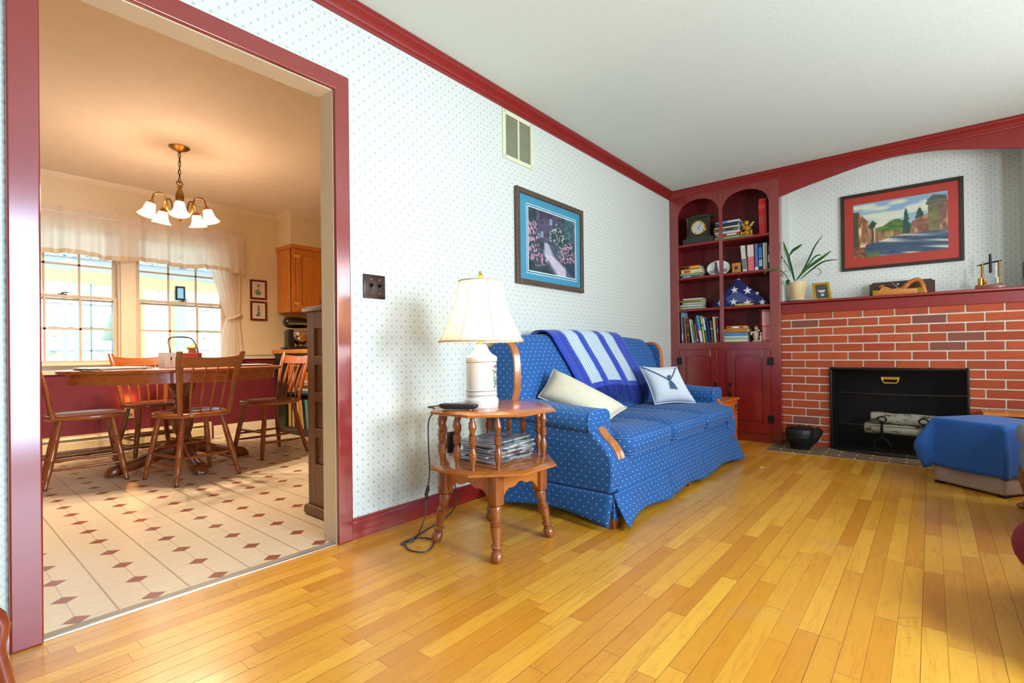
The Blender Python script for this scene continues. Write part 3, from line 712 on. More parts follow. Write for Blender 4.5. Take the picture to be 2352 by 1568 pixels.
MB().box(-.002, .03, -.0012, .0012, .006, .0068, 0, TX((5.046, yc, zc)) @ Matrix.Rotation(R(200), 4, 'Z')).box(-.002, .045, -.001, .001, .007, .0076, 0, TX((5.046, yc, zc)) @ Matrix.Rotation(R(318), 4, 'Z')).cyl(tuple(TX((5.046, yc, zc)) @ Vector((0, 0, .004))), tuple(TX((5.046, yc, zc)) @ Vector((0, 0, .009))), .005).build('hands', BLACK, dl)
# brass cherub
fg = thing('cherub_figurine', 'gilded cherub figurine with wings sitting on a white base', 'figurine', (5.05, cy(1360, 900, **kw2)[0], SH[0]+.0006))
fy = cy(1360, 900, **kw2)[0]; fz = SH[0]+.0006
GOLD = M('gilt_paint', (206, 156, 44), .35, .6, var=.25, vs_=60)
MB().rbox(5.03, 5.10, fy-.055, fy+.055, fz, fz+.020, .005, 2).build('base', M('marble_white', (214, 206, 180), .4, var=.15, vs_=60), fg)
b = MB().ball((5.06, fy, fz+.048), (.026, .030, .030)).ball((5.06, fy+.002, fz+.088), (.021, .024, .032)).ball((5.055, fy+.004, fz+.138), (.020, .021, .023)).ball((5.058, fy+.004, fz+.150), (.021, .023, .014))
b.tube([(5.05, fy+.022, fz+.035), (5.035, fy+.045, fz+.050), (5.035, fy+.048, fz+.024)], [.015, .014, .009], 8).tube([(5.05, fy-.022, fz+.035), (5.035, fy-.045, fz+.055), (5.035, fy-.046, fz+.024)], [.015, .014, .009], 8)
b.tube([(5.055, fy+.022, fz+.108), (5.045, fy+.030, fz+.085), (5.035, fy+.008, fz+.078)], [.010, .008, .006], 8).tube([(5.055, fy-.020, fz+.108), (5.045, fy-.032, fz+.082), (5.035, fy-.010, fz+.070)], [.010, .008, .006], 8)
b.build('body', GOLD, fg)
for s_ in (-1, 1): MB().prism([(fy+s_*.010, fz+.09), (fy+s_*.040, fz+.112), (fy+s_*.062, fz+.148), (fy+s_*.046, fz+.150), (fy+s_*.022, fz+.128)], 5.078, 5.086).build('wing', M('wing_cream', (214, 196, 140), .5), fg, bevel=.002)
# oval plate
py_, pz_ = at(1540+775/7.129, 580+250/7.129, x=5.06).yz
pr = .078
pz_ = SH[1]+.0006+pr*.95
op = MB().lathe([(pr, 0), (pr*1.0, .003), (pr*.8, .006), (pr*.1, .004)], n=40, T=TX((5.08, py_, pz_)) @ Matrix.Diagonal((.95, 1.42, 1, 1)))
po = op.build('oval_plate', M('porcelain_white', (232, 238, 230), .25, var=.04)); tag(po, 'oval white plate with painted figures standing behind the mullion', 'plate')
MB().prism([(py_+.03, pz_+.04), (py_+.012, pz_+.045), (py_-.002, pz_-.03), (py_-.02, pz_-.06), (py_+.03, pz_-.055), (py_+.038, pz_-.02)], 5.0712, 5.0730).build('painted_figure', M('figure_purple', (112, 74, 96), .4), po)
MB().ball((5.0722, py_+.022, pz_+.05), (.001, .010, .012)).build('painted_figure', M('figure_hat', (70, 74, 70), .4), po)
MB().prism([(py_+.085, pz_-.02), (py_+.045, pz_-.015), (py_+.045, pz_-.045), (py_+.08, pz_-.045)], 5.0712, 5.0725).prism([(py_-.045, pz_-.01), (py_-.085, pz_-.015), (py_-.08, pz_-.045), (py_-.045, pz_-.045)], 5.0712, 5.0725).build('painted_fence', M('figure_grey', (150, 156, 150), .4), po)
# small wooden box
wy0, wy1 = cy(1000, 200)[0], cy(1142, 200)[0]
wb = MB().box(5.03, 5.09, wy1, wy0, SH[1]+.0006, SH[1]+.098).build('small_wooden_box', wood('light_box_wood', (214, 136, 52), (180, 100, 32)), bevel=.003); tag(wb, 'small square light wooden box with dark front opening', 'box')
MB().box(5.028, 5.031, (wy0+wy1)/2-.016, (wy0+wy1)/2+.016, SH[1]+.035, SH[1]+.065).build('opening', DWOOD, wb)
MB().box(5.025, 5.095, wy1-.004, wy0+.004, SH[1]+.078, SH[1]+.084).build('lid_band', OAK, wb)
# folded flag
NAVY = M('flag_navy', (26, 34, 96), .75, var=.25, vs_=14); STARW = M('star_white', (226, 228, 230), .7, var=.05)
fl0 = at(1540+690/7.129, 580+890/7.129, x=5.05).y; fl1 = max(-.975, at(1540+1610/7.129, 580+850/7.129, x=5.05).y)
fzt = at(1540+1205/7.129, 580+425/7.129, x=5.05).z
fl = thing('folded_flag', 'navy flag folded into a triangle with white stars on the third shelf', 'flag', (5.08, (fl0+fl1)/2, SH[2]+.0006))
z0 = SH[2]+.0006; mid = (fl0+fl1)/2+.012
nav = MB()
rows_ = []
for x_, k in ((5.045, .93), (5.052, 1.0), (5.10, 1.0), (5.108, .93)):
    P = [(fl0, z0), (fl0-.01, z0+.03), (mid+.02, fzt-.01), (mid, fzt), (mid-.02, fzt-.01), (fl1+.01, z0+.03), (fl1, z0)]
    cz = z0+.1
    rows_.append([(x_, mid+(p[0]-mid)*k, cz+(p[1]-cz)*k if p[1] > z0 else z0) for p in P])
nav.ring(rows_)
nav.build('folded_cloth', NAVY, fl, bevel=.002)
MB().prism([(mid+.11, z0+.09), (mid+.015, z0+.15), (mid-.06, z0+.10), (mid-.15, z0+.04), (mid+.09, z0+.035)], 5.0435, 5.0455).build('fold', M('flag_navy_light', (72, 84, 140), .75, var=.2), fl)
def star(y, z, r, rot=0, clip=None):
    P = []
    for k in range(10):
        a = math.pi/2+rot+k*math.pi/5; rr = r if k % 2 == 0 else r*.40; P.append((y-rr*math.cos(a), z+rr*math.sin(a)))
    MB().prism(P, 5.0405, 5.0445).build('star', STARW, fl)
for a, b, r_, ro in ((1050, 612, .036, .1), (1262, 622, .040, .05), (1422, 664, .020, .5), (1035, 806, .038, 0), (1262, 806, .038, .1), (1505, 806, .034, 0), (815, 826, .032, .2)):
    y_, z_ = at(1540+a/7.129, 580+b/7.129, x=5.045).yz
    if z_-r_ < z0: z_ = z0+r_*.75+.0
    star(y_, z_, r_, ro)
MB().ball((5.06, mid, fzt-.004), (.012, .016, .014)).build('point_cap', M('grey_cap', (150, 156, 170), .5), fl)
ry = at(1540+1200/7.129, 580+855/7.129, x=5.0).y
rb = MB().tube([(5.005, ry+.085, SH[2]+.013), (5.005, ry+.05, SH[2]+.011), (5.005, ry, SH[2]+.013), (5.005, ry-.05, SH[2]+.011), (5.005, ry-.085, SH[2]+.013)], [.004, .011, .012, .011, .004], 8)
tag(rb.build('rolled_ribbon', M('yellow_ribbon', (214, 184, 84), .6, var=.3, vs_=60)), 'small yellow rolled paper lying before the folded flag', 'ribbon')
# two-child figurine
gy = cy(1395, 1300)[0]; gz = DK+.0006
f2 = thing('child_figurine', 'small cream porcelain child figurine beside the pink-red book', 'figurine', (5.06, gy, gz))
PORC = M('cream_porcelain', (214, 186, 150), .35, var=.15, vs_=60)
MB().lathe([(.048, 0), (.048, .008), (.044, .012)], (5.06, gy-.006, gz), 20, sx=.7).build('base', M('porcelain_base', (206, 186, 134), .4), f2)
MB().tube([(5.06, gy+.008, gz+.012), (5.06, gy+.008, gz+.05), (5.06, gy+.006, gz+.095), (5.06, gy+.004, gz+.108)], [.016, .026, .020, .008], 12).ball((5.056, gy+.004, gz+.126), (.016, .017, .018)).tube([(5.055, gy+.024, gz+.09), (5.04, gy+.046, gz+.082), (5.035, gy+.040, gz+.062)], [.009, .012, .008], 8).tube([(5.055, gy-.012, gz+.095), (5.035, gy-.026, gz+.10), (5.032, gy-.012, gz+.115)], [.009, .008, .006], 8).build('body', PORC, f2)
MB().ball((5.058, gy+.004, gz+.136), (.018, .019, .014)).build('hair', M('ginger_hair', (190, 104, 60), .6), f2)
MB().tube([(5.05, gy-.038, gz+.012), (5.05, gy-.038, gz+.045), (5.05, gy-.038, gz+.062)], [.014, .014, .007], 10).ball((5.05, gy-.038, gz+.074), .012).build('small_companion', M('porcelain_pale', (216, 200, 172), .4), f2)
# photo corner sticking out left of the pink-red book
vy, vz = at(1540+1465/7.129, 580+975/7.129, x=5.06).yz
pc = MB().box(5.14, 5.142, vy-.02, vy+.022, DK, vz+.03); tag(pc.build('greeting_card', M('card_red_white', (150, 30, 40), .5)), 'thin dark red card leaning left of the pink-red book', 'card')
# green vase/plate edge at right of flag
gp = MB().lathe([(.055, 0), (.058, .004), (.04, .010), (.005, .008)], n=28, T=TX((5.09, -.938, SH[2]+.0006+.072)) @ Matrix.Diagonal((1.25, .8, 1, 1)))
tag(gp.build('green_dish', M('green_glaze', (70, 140, 96), .25, coat=.4)), 'green glazed dish leaning at the right end of the third shelf', 'dish')
# ------------------------------------------------------------------ mantel things
MZ = 1.2656
# potted plant
pp = thing('potted_plant', 'strappy green plant in a cream pot on a white saucer on the mantel', 'plant', (5.09, -1.122, MZ))
pc_ = (5.09, -1.122)
pot = MB().lathe([(.050, .012), (.054, .016), (.074, .166), (.076, .174), (.070, .174), (.066, .150), (.01, .148)], (*pc_, MZ), 28, cap=False).lathe([(.0, .012), (.050, .012)], (*pc_, MZ), 28, cap=False)
pot.build('flower_pot', M('cream_glaze', (226, 202, 150), .3, coat=.5), pp)
MB().lathe([(.0, .148), (.068, .148)], (*pc_, MZ), 24, cap=False).build('soil', M('potting_soil', (70, 46, 26), .9), pp)
sa = MB().lathe([(.055, 0), (.065, .001), (.098, .012), (.098, .015), (.062, .006), (.0, .006)], (*pc_, MZ), 30, cap=False).build('saucer', M('white_saucer', (214, 220, 214), .35), pp)
LG = M('leaf_green', (52, 110, 34), .45, var=.3, vs_=20); LD = M('leaf_dark', (30, 70, 36), .45, var=.3, vs_=20); LY = M('leaf_dry', (140, 140, 60), .6, var=.3)
def px2(a, b, x=5.09): p = at(1780+a/8.7125, 520+b/8.7125, x=x); return (x, p.y, p.z)
def leaf(pts, w, mat, xs=None):
    P = []
    for i, p in enumerate(pts):
        P.append(px2(p[0], p[1], 5.09+(xs[i] if xs else 0)))
    C_ = cat(P, 6); n = len(C_); mb = MB(); rows = []
    for i, c in enumerate(C_):
        t = i/(n-1); ww = w*math.sin(math.pi*min(.97, max(.04, t*.92+.06)))**.7
        a = Vector(C_[max(i-1, 0)]); b = Vector(C_[min(i+1, n-1)]); d = (b-a).normalized(); s = Vector((.25, d.z, -d.y)).normalized(); c = Vector(c)
        rows.append([tuple(c-s*ww), tuple(c+Vector((.006*ww/.01, 0, 0))), tuple(c+s*ww), tuple(c+Vector((.006*ww/.01+.0012, 0, 0)))])
    mb.ring(rows); return mb.build('leaf', mat, pp)
leaf([(395, 1100), (340, 900), (270, 640), (190, 400), (100, 180)], .013, LG, [0, -.01, -.02, -.03, -.04])
leaf([(390, 1095), (330, 860), (295, 690), (285, 560)], .008, LD, [0, -.01, -.02, -.02])
leaf([(290, 575), (360, 480), (450, 420), (540, 355)], .014, LG, [-.02, -.03, -.05, -.06])
leaf([(430, 1060), (560, 880), (700, 600), (800, 390), (955, 170)], .008, LD, [0, 0, -.01, -.02, -.03])
leaf([(420, 1080), (600, 870), (800, 720), (960, 610), (1125, 485)], .014, LG, [0, -.01, -.02, -.04, -.05])
leaf([(500, 1060), (700, 890), (900, 740), (1060, 680), (1270, 662)], .007, LD, [0, 0, -.02, -.05, -.08])
leaf([(600, 850), (720, 690), (820, 590), (930, 565)], .009, LG, [0, .01, .02, .02])
leaf([(350, 960), (260, 800), (150, 640), (100, 500), (110, 330)], .005, LD, [0, -.02, -.05, -.07, -.09])
leaf([(270, 1060), (180, 940), (80, 870), (-60, 850), (-160, 880), (-215, 950)], .006, LG, [-.03, -.08, -.14, -.17, -.19, -.2])
leaf([(290, 900), (220, 890), (160, 960), (200, 1030)], .003, LY, [-.02, -.04, -.05, -.05])
leaf([(780, 840), (860, 840), (920, 900), (880, 965), (810, 985)], .004, LY, [0, -.01, -.01, 0, 0])
leaf([(300, 1100), (260, 1085), (245, 1120), (250, 1180)], .014, LD, [-.05, -.07, -.09, -.09])
# gold framed photo
gf = thing('gold_photo_frame', 'small gold framed photo leaning beside the cream plant pot', 'picture frame', (5.1, -1.315, MZ))
Tg = Matrix.Translation((5.085, -1.318, MZ)) @ Matrix.Rotation(R(0), 4, 'Z') @ Matrix.Rotation(R(9), 4, 'Y') @ Matrix(((1, 0, 0, 0), (0, 1, .14, 0), (0, 0, 1, 0), (0, 0, 0, 1)))
def frame(mb, w, h, t, d, m=0, T=None):  # frame facing -x, bottom centre at origin
    mb.box(0, d, -w/2, -w/2+t, 0, h, m, T).box(0, d, w/2-t, w/2, 0, h, m, T).box(0, d, -w/2+t, w/2-t, 0, t, m, T).box(0, d, -w/2+t, w/2-t, h-t, h, m, T); return mb
frame(MB(), .130, .160, .020, .012, 0, Tg).build('frame', M('gold_leaf_frame', (196, 152, 34), .35, .6, var=.25, vs_=50), gf, bevel=.002)
MB().box(.005, .010, -.048, .048, .018, .142, 0, Tg).build('photo', M('dark_photo', (72, 74, 72), .3, var=.3, vs_=30), gf)
MB().add([(.004, .034, .094), (.004, -.030, .094), (.004, -.018, .072), (.004, .012, .070)], [(0, 1, 2, 3)], 0, Tg).ball((.004, -.002, .050), (.001, .013, .011), T=Tg).build('photo_pale_shapes', M('photo_white', (196, 200, 204), .4), gf)  # pale shapes on the dark print
MB().box(.012, .05, -.004, .004, 0, .09, 0, Tg).build('easel_back', BLACK, gf)
# big painting with red mat
def canvas(name, p0, du, dv, fn, nu, nv, mat, parent):
    mb = MB(); mb.grid(lambda u, v: tuple(Vector(p0)+Vector(du)*u+Vector(dv)*v), nu, nv)
    cols = [lin(fn(i/nu, j/nv)) for i in range(nu+1) for j in range(nv+1)]
    return mb.build(name, mat, parent, colors=cols, ang=180)
class Nz:
    def __init__(s, seed): s.r = random.Random(seed); s.g = {}
    def __call__(s, x, y):
        xi, yi = math.floor(x), math.floor(y); fx, fy = x-xi, y-yi; fx = fx*fx*(3-2*fx); fy = fy*fy*(3-2*fy)
        def h(a, b):
            if (a, b) not in s.g: s.g[(a, b)] = random.Random(a*7919+b*104729+3).random()
            return s.g[(a, b)]
        return lerp(lerp(h(xi, yi), h(xi+1, yi), fx), lerp(h(xi, yi+1), h(xi+1, yi+1), fx), fy)
nz = Nz(1)
def mixc(a, b, t): t = max(0, min(1, t)); return tuple(lerp(p, q, t) for p, q in zip(a, b))
def inpoly(P, x, y):
    c = False; j = len(P)-1
    for i in range(len(P)):
        if (P[i][1] > y) != (P[j][1] > y) and x < (P[j][0]-P[i][0])*(y-P[i][1])/(P[j][1]-P[i][1])+P[i][0]: c = not c
        j = i
    return c
def town(u, v):  # u 0..1 left to right, v 0..1 bottom to top
    x = u; y = v
    n1 = nz(x*6, y*16+3); n2 = nz(x*30, y*26+9); n3 = nz(x*14+5, y*60)
    sky = mixc((214, 218, 196), (138, 172, 196), (n1-.42)*3); sky = mixc(sky, (230, 226, 196), max(0, .75-y)*1.4)
    c = sky
    if y < .50+.13*math.exp(-((x-.47)/.13)**2)+.01*n2 and .2 < x < .66: c = mixc((104, 138, 50), (64, 104, 40), n2*1.3)
    if y < .44 and .22 < x < .8: c = mixc((176, 140, 84), (112, 84, 62), n2*1.2); c = mixc(c, (196, 168, 80), (nz(x*40, y*8)-.5)*2)
    for (cx, hw, yt, yb) in ((.58, .042, .80, .36), (.72, .055, .78, .48)):
        if yb < y < yt and abs(x-cx) < hw*(1-(y-yb)/(yt-yb))**.45*(.75+.5*n2): c = mixc((40, 96, 74), (28, 66, 58), n2)
    if .64 < x and y < .62-(.74-x)*.6 and y > .2: c = mixc((168, 104, 76), (112, 74, 62), n2*1.2); c = mixc(c, (214, 168, 140), (nz(x*22, y*20+2)-.6)*3)
    if x > .80 and y < .84: c = mixc((132, 128, 76), (96, 92, 60), n2)
    if x > .90 and y < .82: c = mixc((150, 100, 74), (104, 84, 76), n2*1.3); c = mixc(c, (204, 140, 104), (nz(x*30, y*12)-.6)*3)
    if inpoly([(.78, .80), (.80, .90), (.86, .97), (1.0, .93), (1.0, .80), (.90, .82)], x, y): c = mixc((70, 72, 66), (112, 116, 100), n3*.9)
    if x < .07 and y < .86: c = mixc((92, 76, 50), (64, 52, 42), n2)
    if .06 < x < .28 and y < .86-(x-.06)*1.9: c = mixc((176, 128, 72), (128, 80, 56), nz(x*40, y*10)*1.3); c = mixc(c, (226, 204, 150), (nz(x*34+3, y*6)-.62)*4)
    if inpoly([(.165, .56), (.215, .67), (.265, .60), (.215, .49)], x, y): c = (52, 62, 58)
    if .205 < x < .23 and .12 < y < .5: c = (70, 70, 66)
    road = .14 + .24*(x > .2)
    if y < .24+.10*min(1, max(0, (x-.2)*4)) and x > .16+(.3-y)*-.3:
        c = mixc((70, 92, 116), (44, 62, 92), n3); c = mixc(c, (206, 204, 184), (nz(x*3+7, y*26+x*6)-.55)*3.2)
    if y < .10 and x < .3: c = mixc((60, 92, 60), (96, 130, 70), n2)
    if y < .2 and x < .14: c = mixc((206, 96, 54), (80, 66, 60), nz(x*30, y*30)*1.2)
    return c
PM = colmat('painted_paper', .35, .3)
bp_ = thing('street_painting', 'watercolour of a town street in a red mat and black frame above the mantel', 'painting', (5.29, -1.835, 1.52))
Y0, Y1, Z0, Z1 = -1.434, -2.245, 1.523, 2.185
t = .026
MB().box(5.275, 5.299, Y0-t, Y0, Z0, Z1).box(5.275, 5.299, Y1, Y1+t, Z0, Z1).box(5.275, 5.299, Y1+t, Y0-t, Z0, Z0+t).box(5.275, 5.299, Y1+t, Y0-t, Z1-t, Z1).build('frame', M('black_brown_frame', (44, 36, 30), .35, var=.15), bp_, bevel=.003)
MB().box(5.288, 5.296, Y1+.02, Y0-.02, Z0+.02, Z1-.02).build('mat_board', M('red_mat_board', (178, 52, 36), .5, var=.05, coat=.2), bp_)
canvas('watercolour', (5.2870, -1.526, 1.627), (0, -.624, 0), (0, 0, .466), town, 110, 80, PM, bp_)
# wooden block with hand plane
wbk = MB().prism([(-1.642, MZ), (-1.642, MZ+.112), (-1.660, MZ+.114), (-1.664, MZ+.126), (-2.046, MZ+.126), (-2.050, MZ+.114), (-2.066, MZ+.112), (-2.066, MZ)], 5.18, 5.20).build('walnut_plaque', DWOOD, bevel=.002)
tag(wbk, 'dark wooden plaque with notched corners standing behind the hand plane', 'plaque')
hp = thing('hand_plane', 'old orange wooden hand plane with curved handle on the mantel', 'hand plane', (5.09, -1.83, MZ))
HPW = wood('plane_wood', (206, 132, 44), (170, 96, 26), 1, .35, .4)
MB().rbox(5.06, 5.12, -1.99, -1.675, MZ, MZ+.048, .004, 2).build('body', HPW, hp)
MB().box(5.057, 5.1225, -1.705, -1.673, MZ+.001, MZ+.050).build('end_cap', BRASS, hp)
MB().box(5.057, 5.1225, -1.992, -1.962, MZ+.001, MZ+.050).build('end_cap', BRASS, hp)
MB().prism([(-1.715, MZ+.048), (-1.735, MZ+.078), (-1.765, MZ+.074), (-1.80, MZ+.054), (-1.86, MZ+.062), (-1.87, MZ+.048)], 5.07, 5.11).tube([(5.09, -1.712, MZ+.078), (5.09, -1.745, MZ+.092)], [.004, .007], 8).build('knob', HPW, hp, bevel=.006)
tl = cat([(-1.868, MZ+.048, 0), (-1.90, MZ+.085, 0), (-1.935, MZ+.110, 0), (-1.965, MZ+.112, 0), (-1.985, MZ+.085, 0), (-2.0, MZ+.03, 0), (-2.005, MZ+.0, 0)], 5)
MB().tube([(5.085, p[0], p[1]) for p in tl], [.020, .020, .020, .020, .020]+[.017]*(len(tl)-5), 10).build('handle', wood('plane_handle', (196, 110, 44), (158, 78, 26), 1, .35, .3), hp)
MB().box(-.002, .002, -.018, .018, 0, .10, 0, Trs((5.09, -1.862, MZ+.03)) @ Matrix.Rotation(R(-40), 4, 'X') @ Matrix.Rotation(R(90), 4, 'Z')).ball((5.085, -1.835, MZ+.088), .010).build('blade', STEEL, hp)
# balance scale
bs = thing('balance_scale', 'small brass and black balance instrument on a wooden base at the right of the mantel', 'scale', (5.09, -2.365, MZ))
MB().rbox(5.04, 5.12, -2.45, -2.292, MZ, MZ+.034, .004, 2).build('base', wood('instrument_base', (130, 64, 40), (96, 44, 30), 1), bs)
z = MZ+.034
MB().cyl((5.07, -2.333, z), (5.07, -2.333, z+.155), .008, .007).cyl((5.07, -2.424, z), (5.07, -2.424, z+.17), .0065).build('post', ABRASS, bs)
MB().tube([(5.07, -2.318, z+.147), (5.07, -2.36, z+.158), (5.07, -2.435, z+.170)], .0055, 8).tube([(5.07, -2.345, z+.155), (5.07, -2.30, z+.145)], [.006, .002], 8).build('crossbar', BLACK, bs)
MB().cyl((5.06, -2.376, z+.085), (5.06, -2.374, z+.222), .009, .007).build('pointer', BLACK, bs)
MB().cyl((5.065, -2.322, z), (5.065, -2.322, z+.05), .015, .014).ball((5.06, -2.345, z+.02), .013).cyl((5.065, -2.36, z+.035), (5.065, -2.345, z+.035), .003, .008).ball((5.06, -2.42, z+.006), (.012, .014, .008)).build('weight', BRASS, bs)
MB().cyl((5.065, -2.41, z), (5.065, -2.41, z+.05), .013, .013).tube([(5.065, -2.405, z+.05), (5.065, -2.405, z+.155)], .0015, 6).build('cylinder', STEEL, bs)
# light switch on the right side wall of the niche
sw = MB().box(5.11, 5.19, -2.5595, -2.553, 1.335, 1.455)
tag(sw.build('switch_plate', BRONZE, bevel=.002), 'dark switch plate on the wall at the right edge above the mantel', 'switch plate')

# ------------------------------------------------------------------ fireplace things
fs = thing('fireplace_screen', 'bowed black mesh fireplace screen with brass handle', 'fireplace screen', (4.93, -1.815, 0))
yc_, hw_ = -1.812, .428
bow = lambda y: 4.978-.125*max(0, 1-((y-yc_)/hw_)**2)**.8
N = 28; ys = [yc_+hw_-2*hw_*i/N for i in range(N+1)]
MB().grid(lambda u, v: (bow(yc_+hw_-2*hw_*u), yc_+hw_-2*hw_*u, .006+.676*v), N, 2).build('mesh', screenmesh(), fs, ang=180)
fm = MB()
for z_, r_ in ((.676, .009), (.010, .009)): fm.tube([(bow(y), y, z_) for y in ys], r_, 8)
fm.tube([(bow(ys[0]), ys[0], .004), (bow(ys[0]), ys[0], .68)], .010, 8).tube([(bow(ys[-1]), ys[-1], .004), (bow(ys[-1]), ys[-1], .68)], .010, 8)
fm.box(4.982, 4.992, ys[0]-.0, ys[0]+.008, 0, .69).box(4.982, 4.992, ys[-1]-.008, ys[-1], 0, .69)
fm.build('frame', BLACK, fs)
rb_ = MB()
for z_ in (.484, .232): rb_.tube([(bow(y)-.004, y, z_) for y in ys[2:]], .0028, 6)
rb_.build('crossbar', M('dull_steel_rod', (96, 88, 80), .35, .8), fs)
hx = bow(-1.79)-.012
MB().tube([(hx, -1.738, .612), (hx-.012, -1.744, .585), (hx-.014, -1.755, .574), (hx-.014, -1.828, .574), (hx-.012, -1.838, .585), (hx, -1.842, .612)], .0055, 8).box(hx, hx+.006, -1.848, -1.732, .600, .620).build('handle', BRASS, fs)
BIRCH = newmat('birch_bark')
def birch():
    m, nt, b = BIRCH; (x, y, z), v = oco(nt)
    n = noise(nt, v, 9, 4, .7, (1, 1, 3)); n2 = noise(nt, v, 30, 3, .6, (3, .4, 3))
    c = mix(nt, n.sm(.52, .62), (244, 236, 206), (140, 112, 76)); c = mix(nt, n2.sm(.6, .68), c, (60, 46, 34))
    nt.links.new(c, b.inputs['Base Color']); b.inputs['Roughness'].default_value = .8; return m
BM_ = birch(); CUT = M('cut_wood_end', (196, 160, 104), .8, var=.25, vs_=60)
def log(p0, p1, r, label):
    p0, p1 = Vector(p0), Vector(p1); n = 6
    pts = [tuple(p0.lerp(p1, i/n)+Vector((random.uniform(-1, 1), 0, random.uniform(-1, 1)))*r*.08) for i in range(n+1)]
    o = MB().tube(pts, [r*(1+.05*math.sin(i*2.1)) for i in range(n+1)], 14).build('birch_log', BM_); tag(o, label, 'log', 'birch logs on the andirons')
    d = (p1-p0).normalized()
    for e, s_ in ((p0, -1), (p1, 1)): MB().cyl(tuple(e+d*s_*.001), tuple(e+d*s_*.003), r*.92, r*.92, 14).build('cut_end', CUT, o)
log((5.135, -1.60, .178), (5.135, -2.02, .174), .040, 'lower front birch log lying across the andirons')
log((5.232, -1.60, .180), (5.232, -2.06, .176), .042, 'lower rear birch log lying behind the front log')
log((5.180, -1.64, .266), (5.186, -2.08, .258), .046, 'thick white birch log resting on top of the other two')
for y_, lb in ((-1.72, 'left black andiron with a ring top in the fireplace'), (-1.985, 'right black andiron with a ring top in the fireplace')):
    an = thing('andiron', lb, 'andiron', (5.1, y_, 0), group=None)
    MB().tube([(5.07, y_, .10), (5.07, y_, .235)], [.012, .009], 8).build('post', IRON, an)
    MB().tube([(5.07, y_+.03*math.cos(a), .262+.022*math.sin(a)) for a in [2*math.pi*k/16 for k in range(16)]], .006, 8, closed=True).build('ring', IRON, an)
    MB().tube([(5.07, y_, .118), (5.20, y_, .122), (5.36, y_, .122)], .012, 8).tube([(5.35, y_, .122), (5.35, y_, .0)], .010, 8).build('log_bar', IRON, an)
    MB().tube(cat([(5.07, y_-.055, 0), (5.07, y_-.055, .05), (5.07, y_-.03, .095), (5.07, y_, .11), (5.07, y_+.03, .095), (5.07, y_+.055, .05), (5.07, y_+.055, 0)], 4), .010, 8).build('foot', IRON, an)
# cast iron kettle on the hearth
ktx, kty = 4.815, -1.182
kt = thing('cast_iron_kettle', 'black cast iron kettle standing on the brick hearth beside the bookcase', 'kettle', (ktx, kty, .0036))
kz = .0038
MB().lathe([(.070, 0), (.074, .010), (.074, .018), (.086, .030), (.104, .055), (.114, .085), (.117, .098), (.120, .101), (.117, .104), (.116, .130), (.112, .158), (.106, .168), (.092, .173)], (ktx, kty, kz), 36).build('body', IRON, kt)
MB().lathe([(.094, .172), (.096, .177), (.088, .183), (.03, .190), (.016, .192), (.014, .200), (.001, .202)], (ktx, kty, kz), 28).build('lid', IRON, kt)
MB().tube([(ktx-.04, kty-.06, kz+.045), (ktx-.045, kty-.095, kz+.10), (ktx-.05, kty-.120, kz+.145), (ktx-.055, kty-.150, kz+.178)], [.026, .044, .040, .030], 16).build('spout', IRON, kt)
MB().tube(cat([(ktx, kty+.098, kz+.165), (ktx+.02, kty+.105, kz+.19), (ktx+.06, kty+.07, kz+.185), (ktx+.11, kty, kz+.178), (ktx+.06, kty-.07, kz+.182), (ktx, kty-.09, kz+.165)], 4), .004, 6).build('bail_handle', IRON, kt)
# low wooden stand with black front right of the screen
wk = thing('low_wood_cabinet', 'low orange wood cabinet with a black front beside the fireplace screen', 'cabinet', (4.88, -2.62, .0036))
MB().box(4.72, 4.955, -2.98, -2.305, .372, .392).box(4.73, 4.955, -2.33, -2.31, .004, .371).box(4.73, 4.955, -2.97, -2.95, .004, .371).box(4.73, 4.955, -2.95, -2.33, .004, .03).build('case', OAK, wk, bevel=.002)
MB().box(4.745, 4.76, -2.949, -2.331, .031, .371).build('front_panel', M('black_cloth_front', (24, 24, 26), .8), wk)

# ------------------------------------------------------------------ ottoman with blue cloth, chairs at the frame's edge
A = Vector((4.11, -2.03, 0)); B = Vector((3.864, -2.344, 0)); e1 = (B-A).normalized(); e2 = Vector((-e1.y, e1.x, 0))
if e2.x < 0: e2 = -e2
L1, L2, H = (B-A).length, .40, .405
def otp(a, b, z): p = A+e1*a+e2*b; return (p.x, p.y, z)
ot = thing('storage_ottoman', 'low greyish beige ottoman almost covered by a blue cloth', 'ottoman', tuple((A+B)/2+e2*.2))
To = Matrix(((e1.x, e2.x, 0, A.x), (e1.y, e2.y, 0, A.y), (0, 0, 1, 0), (0, 0, 0, 1)))
MB().rbox(.004, L1-.004, .004, L2-.004, .012, H-.01, .018, 3, 0, To).build('body', M('taupe_suede', (170, 148, 132), .9, var=.15, vs_=6), ot)
mb = MB()
for a in (.03, L1-.03):
    for b in (.03, L2-.03): mb.box(a-.02, a+.02, b-.02, b+.02, 0, .014, 0, To)
mb.build('foot', BLACK, ot)
NC = 120
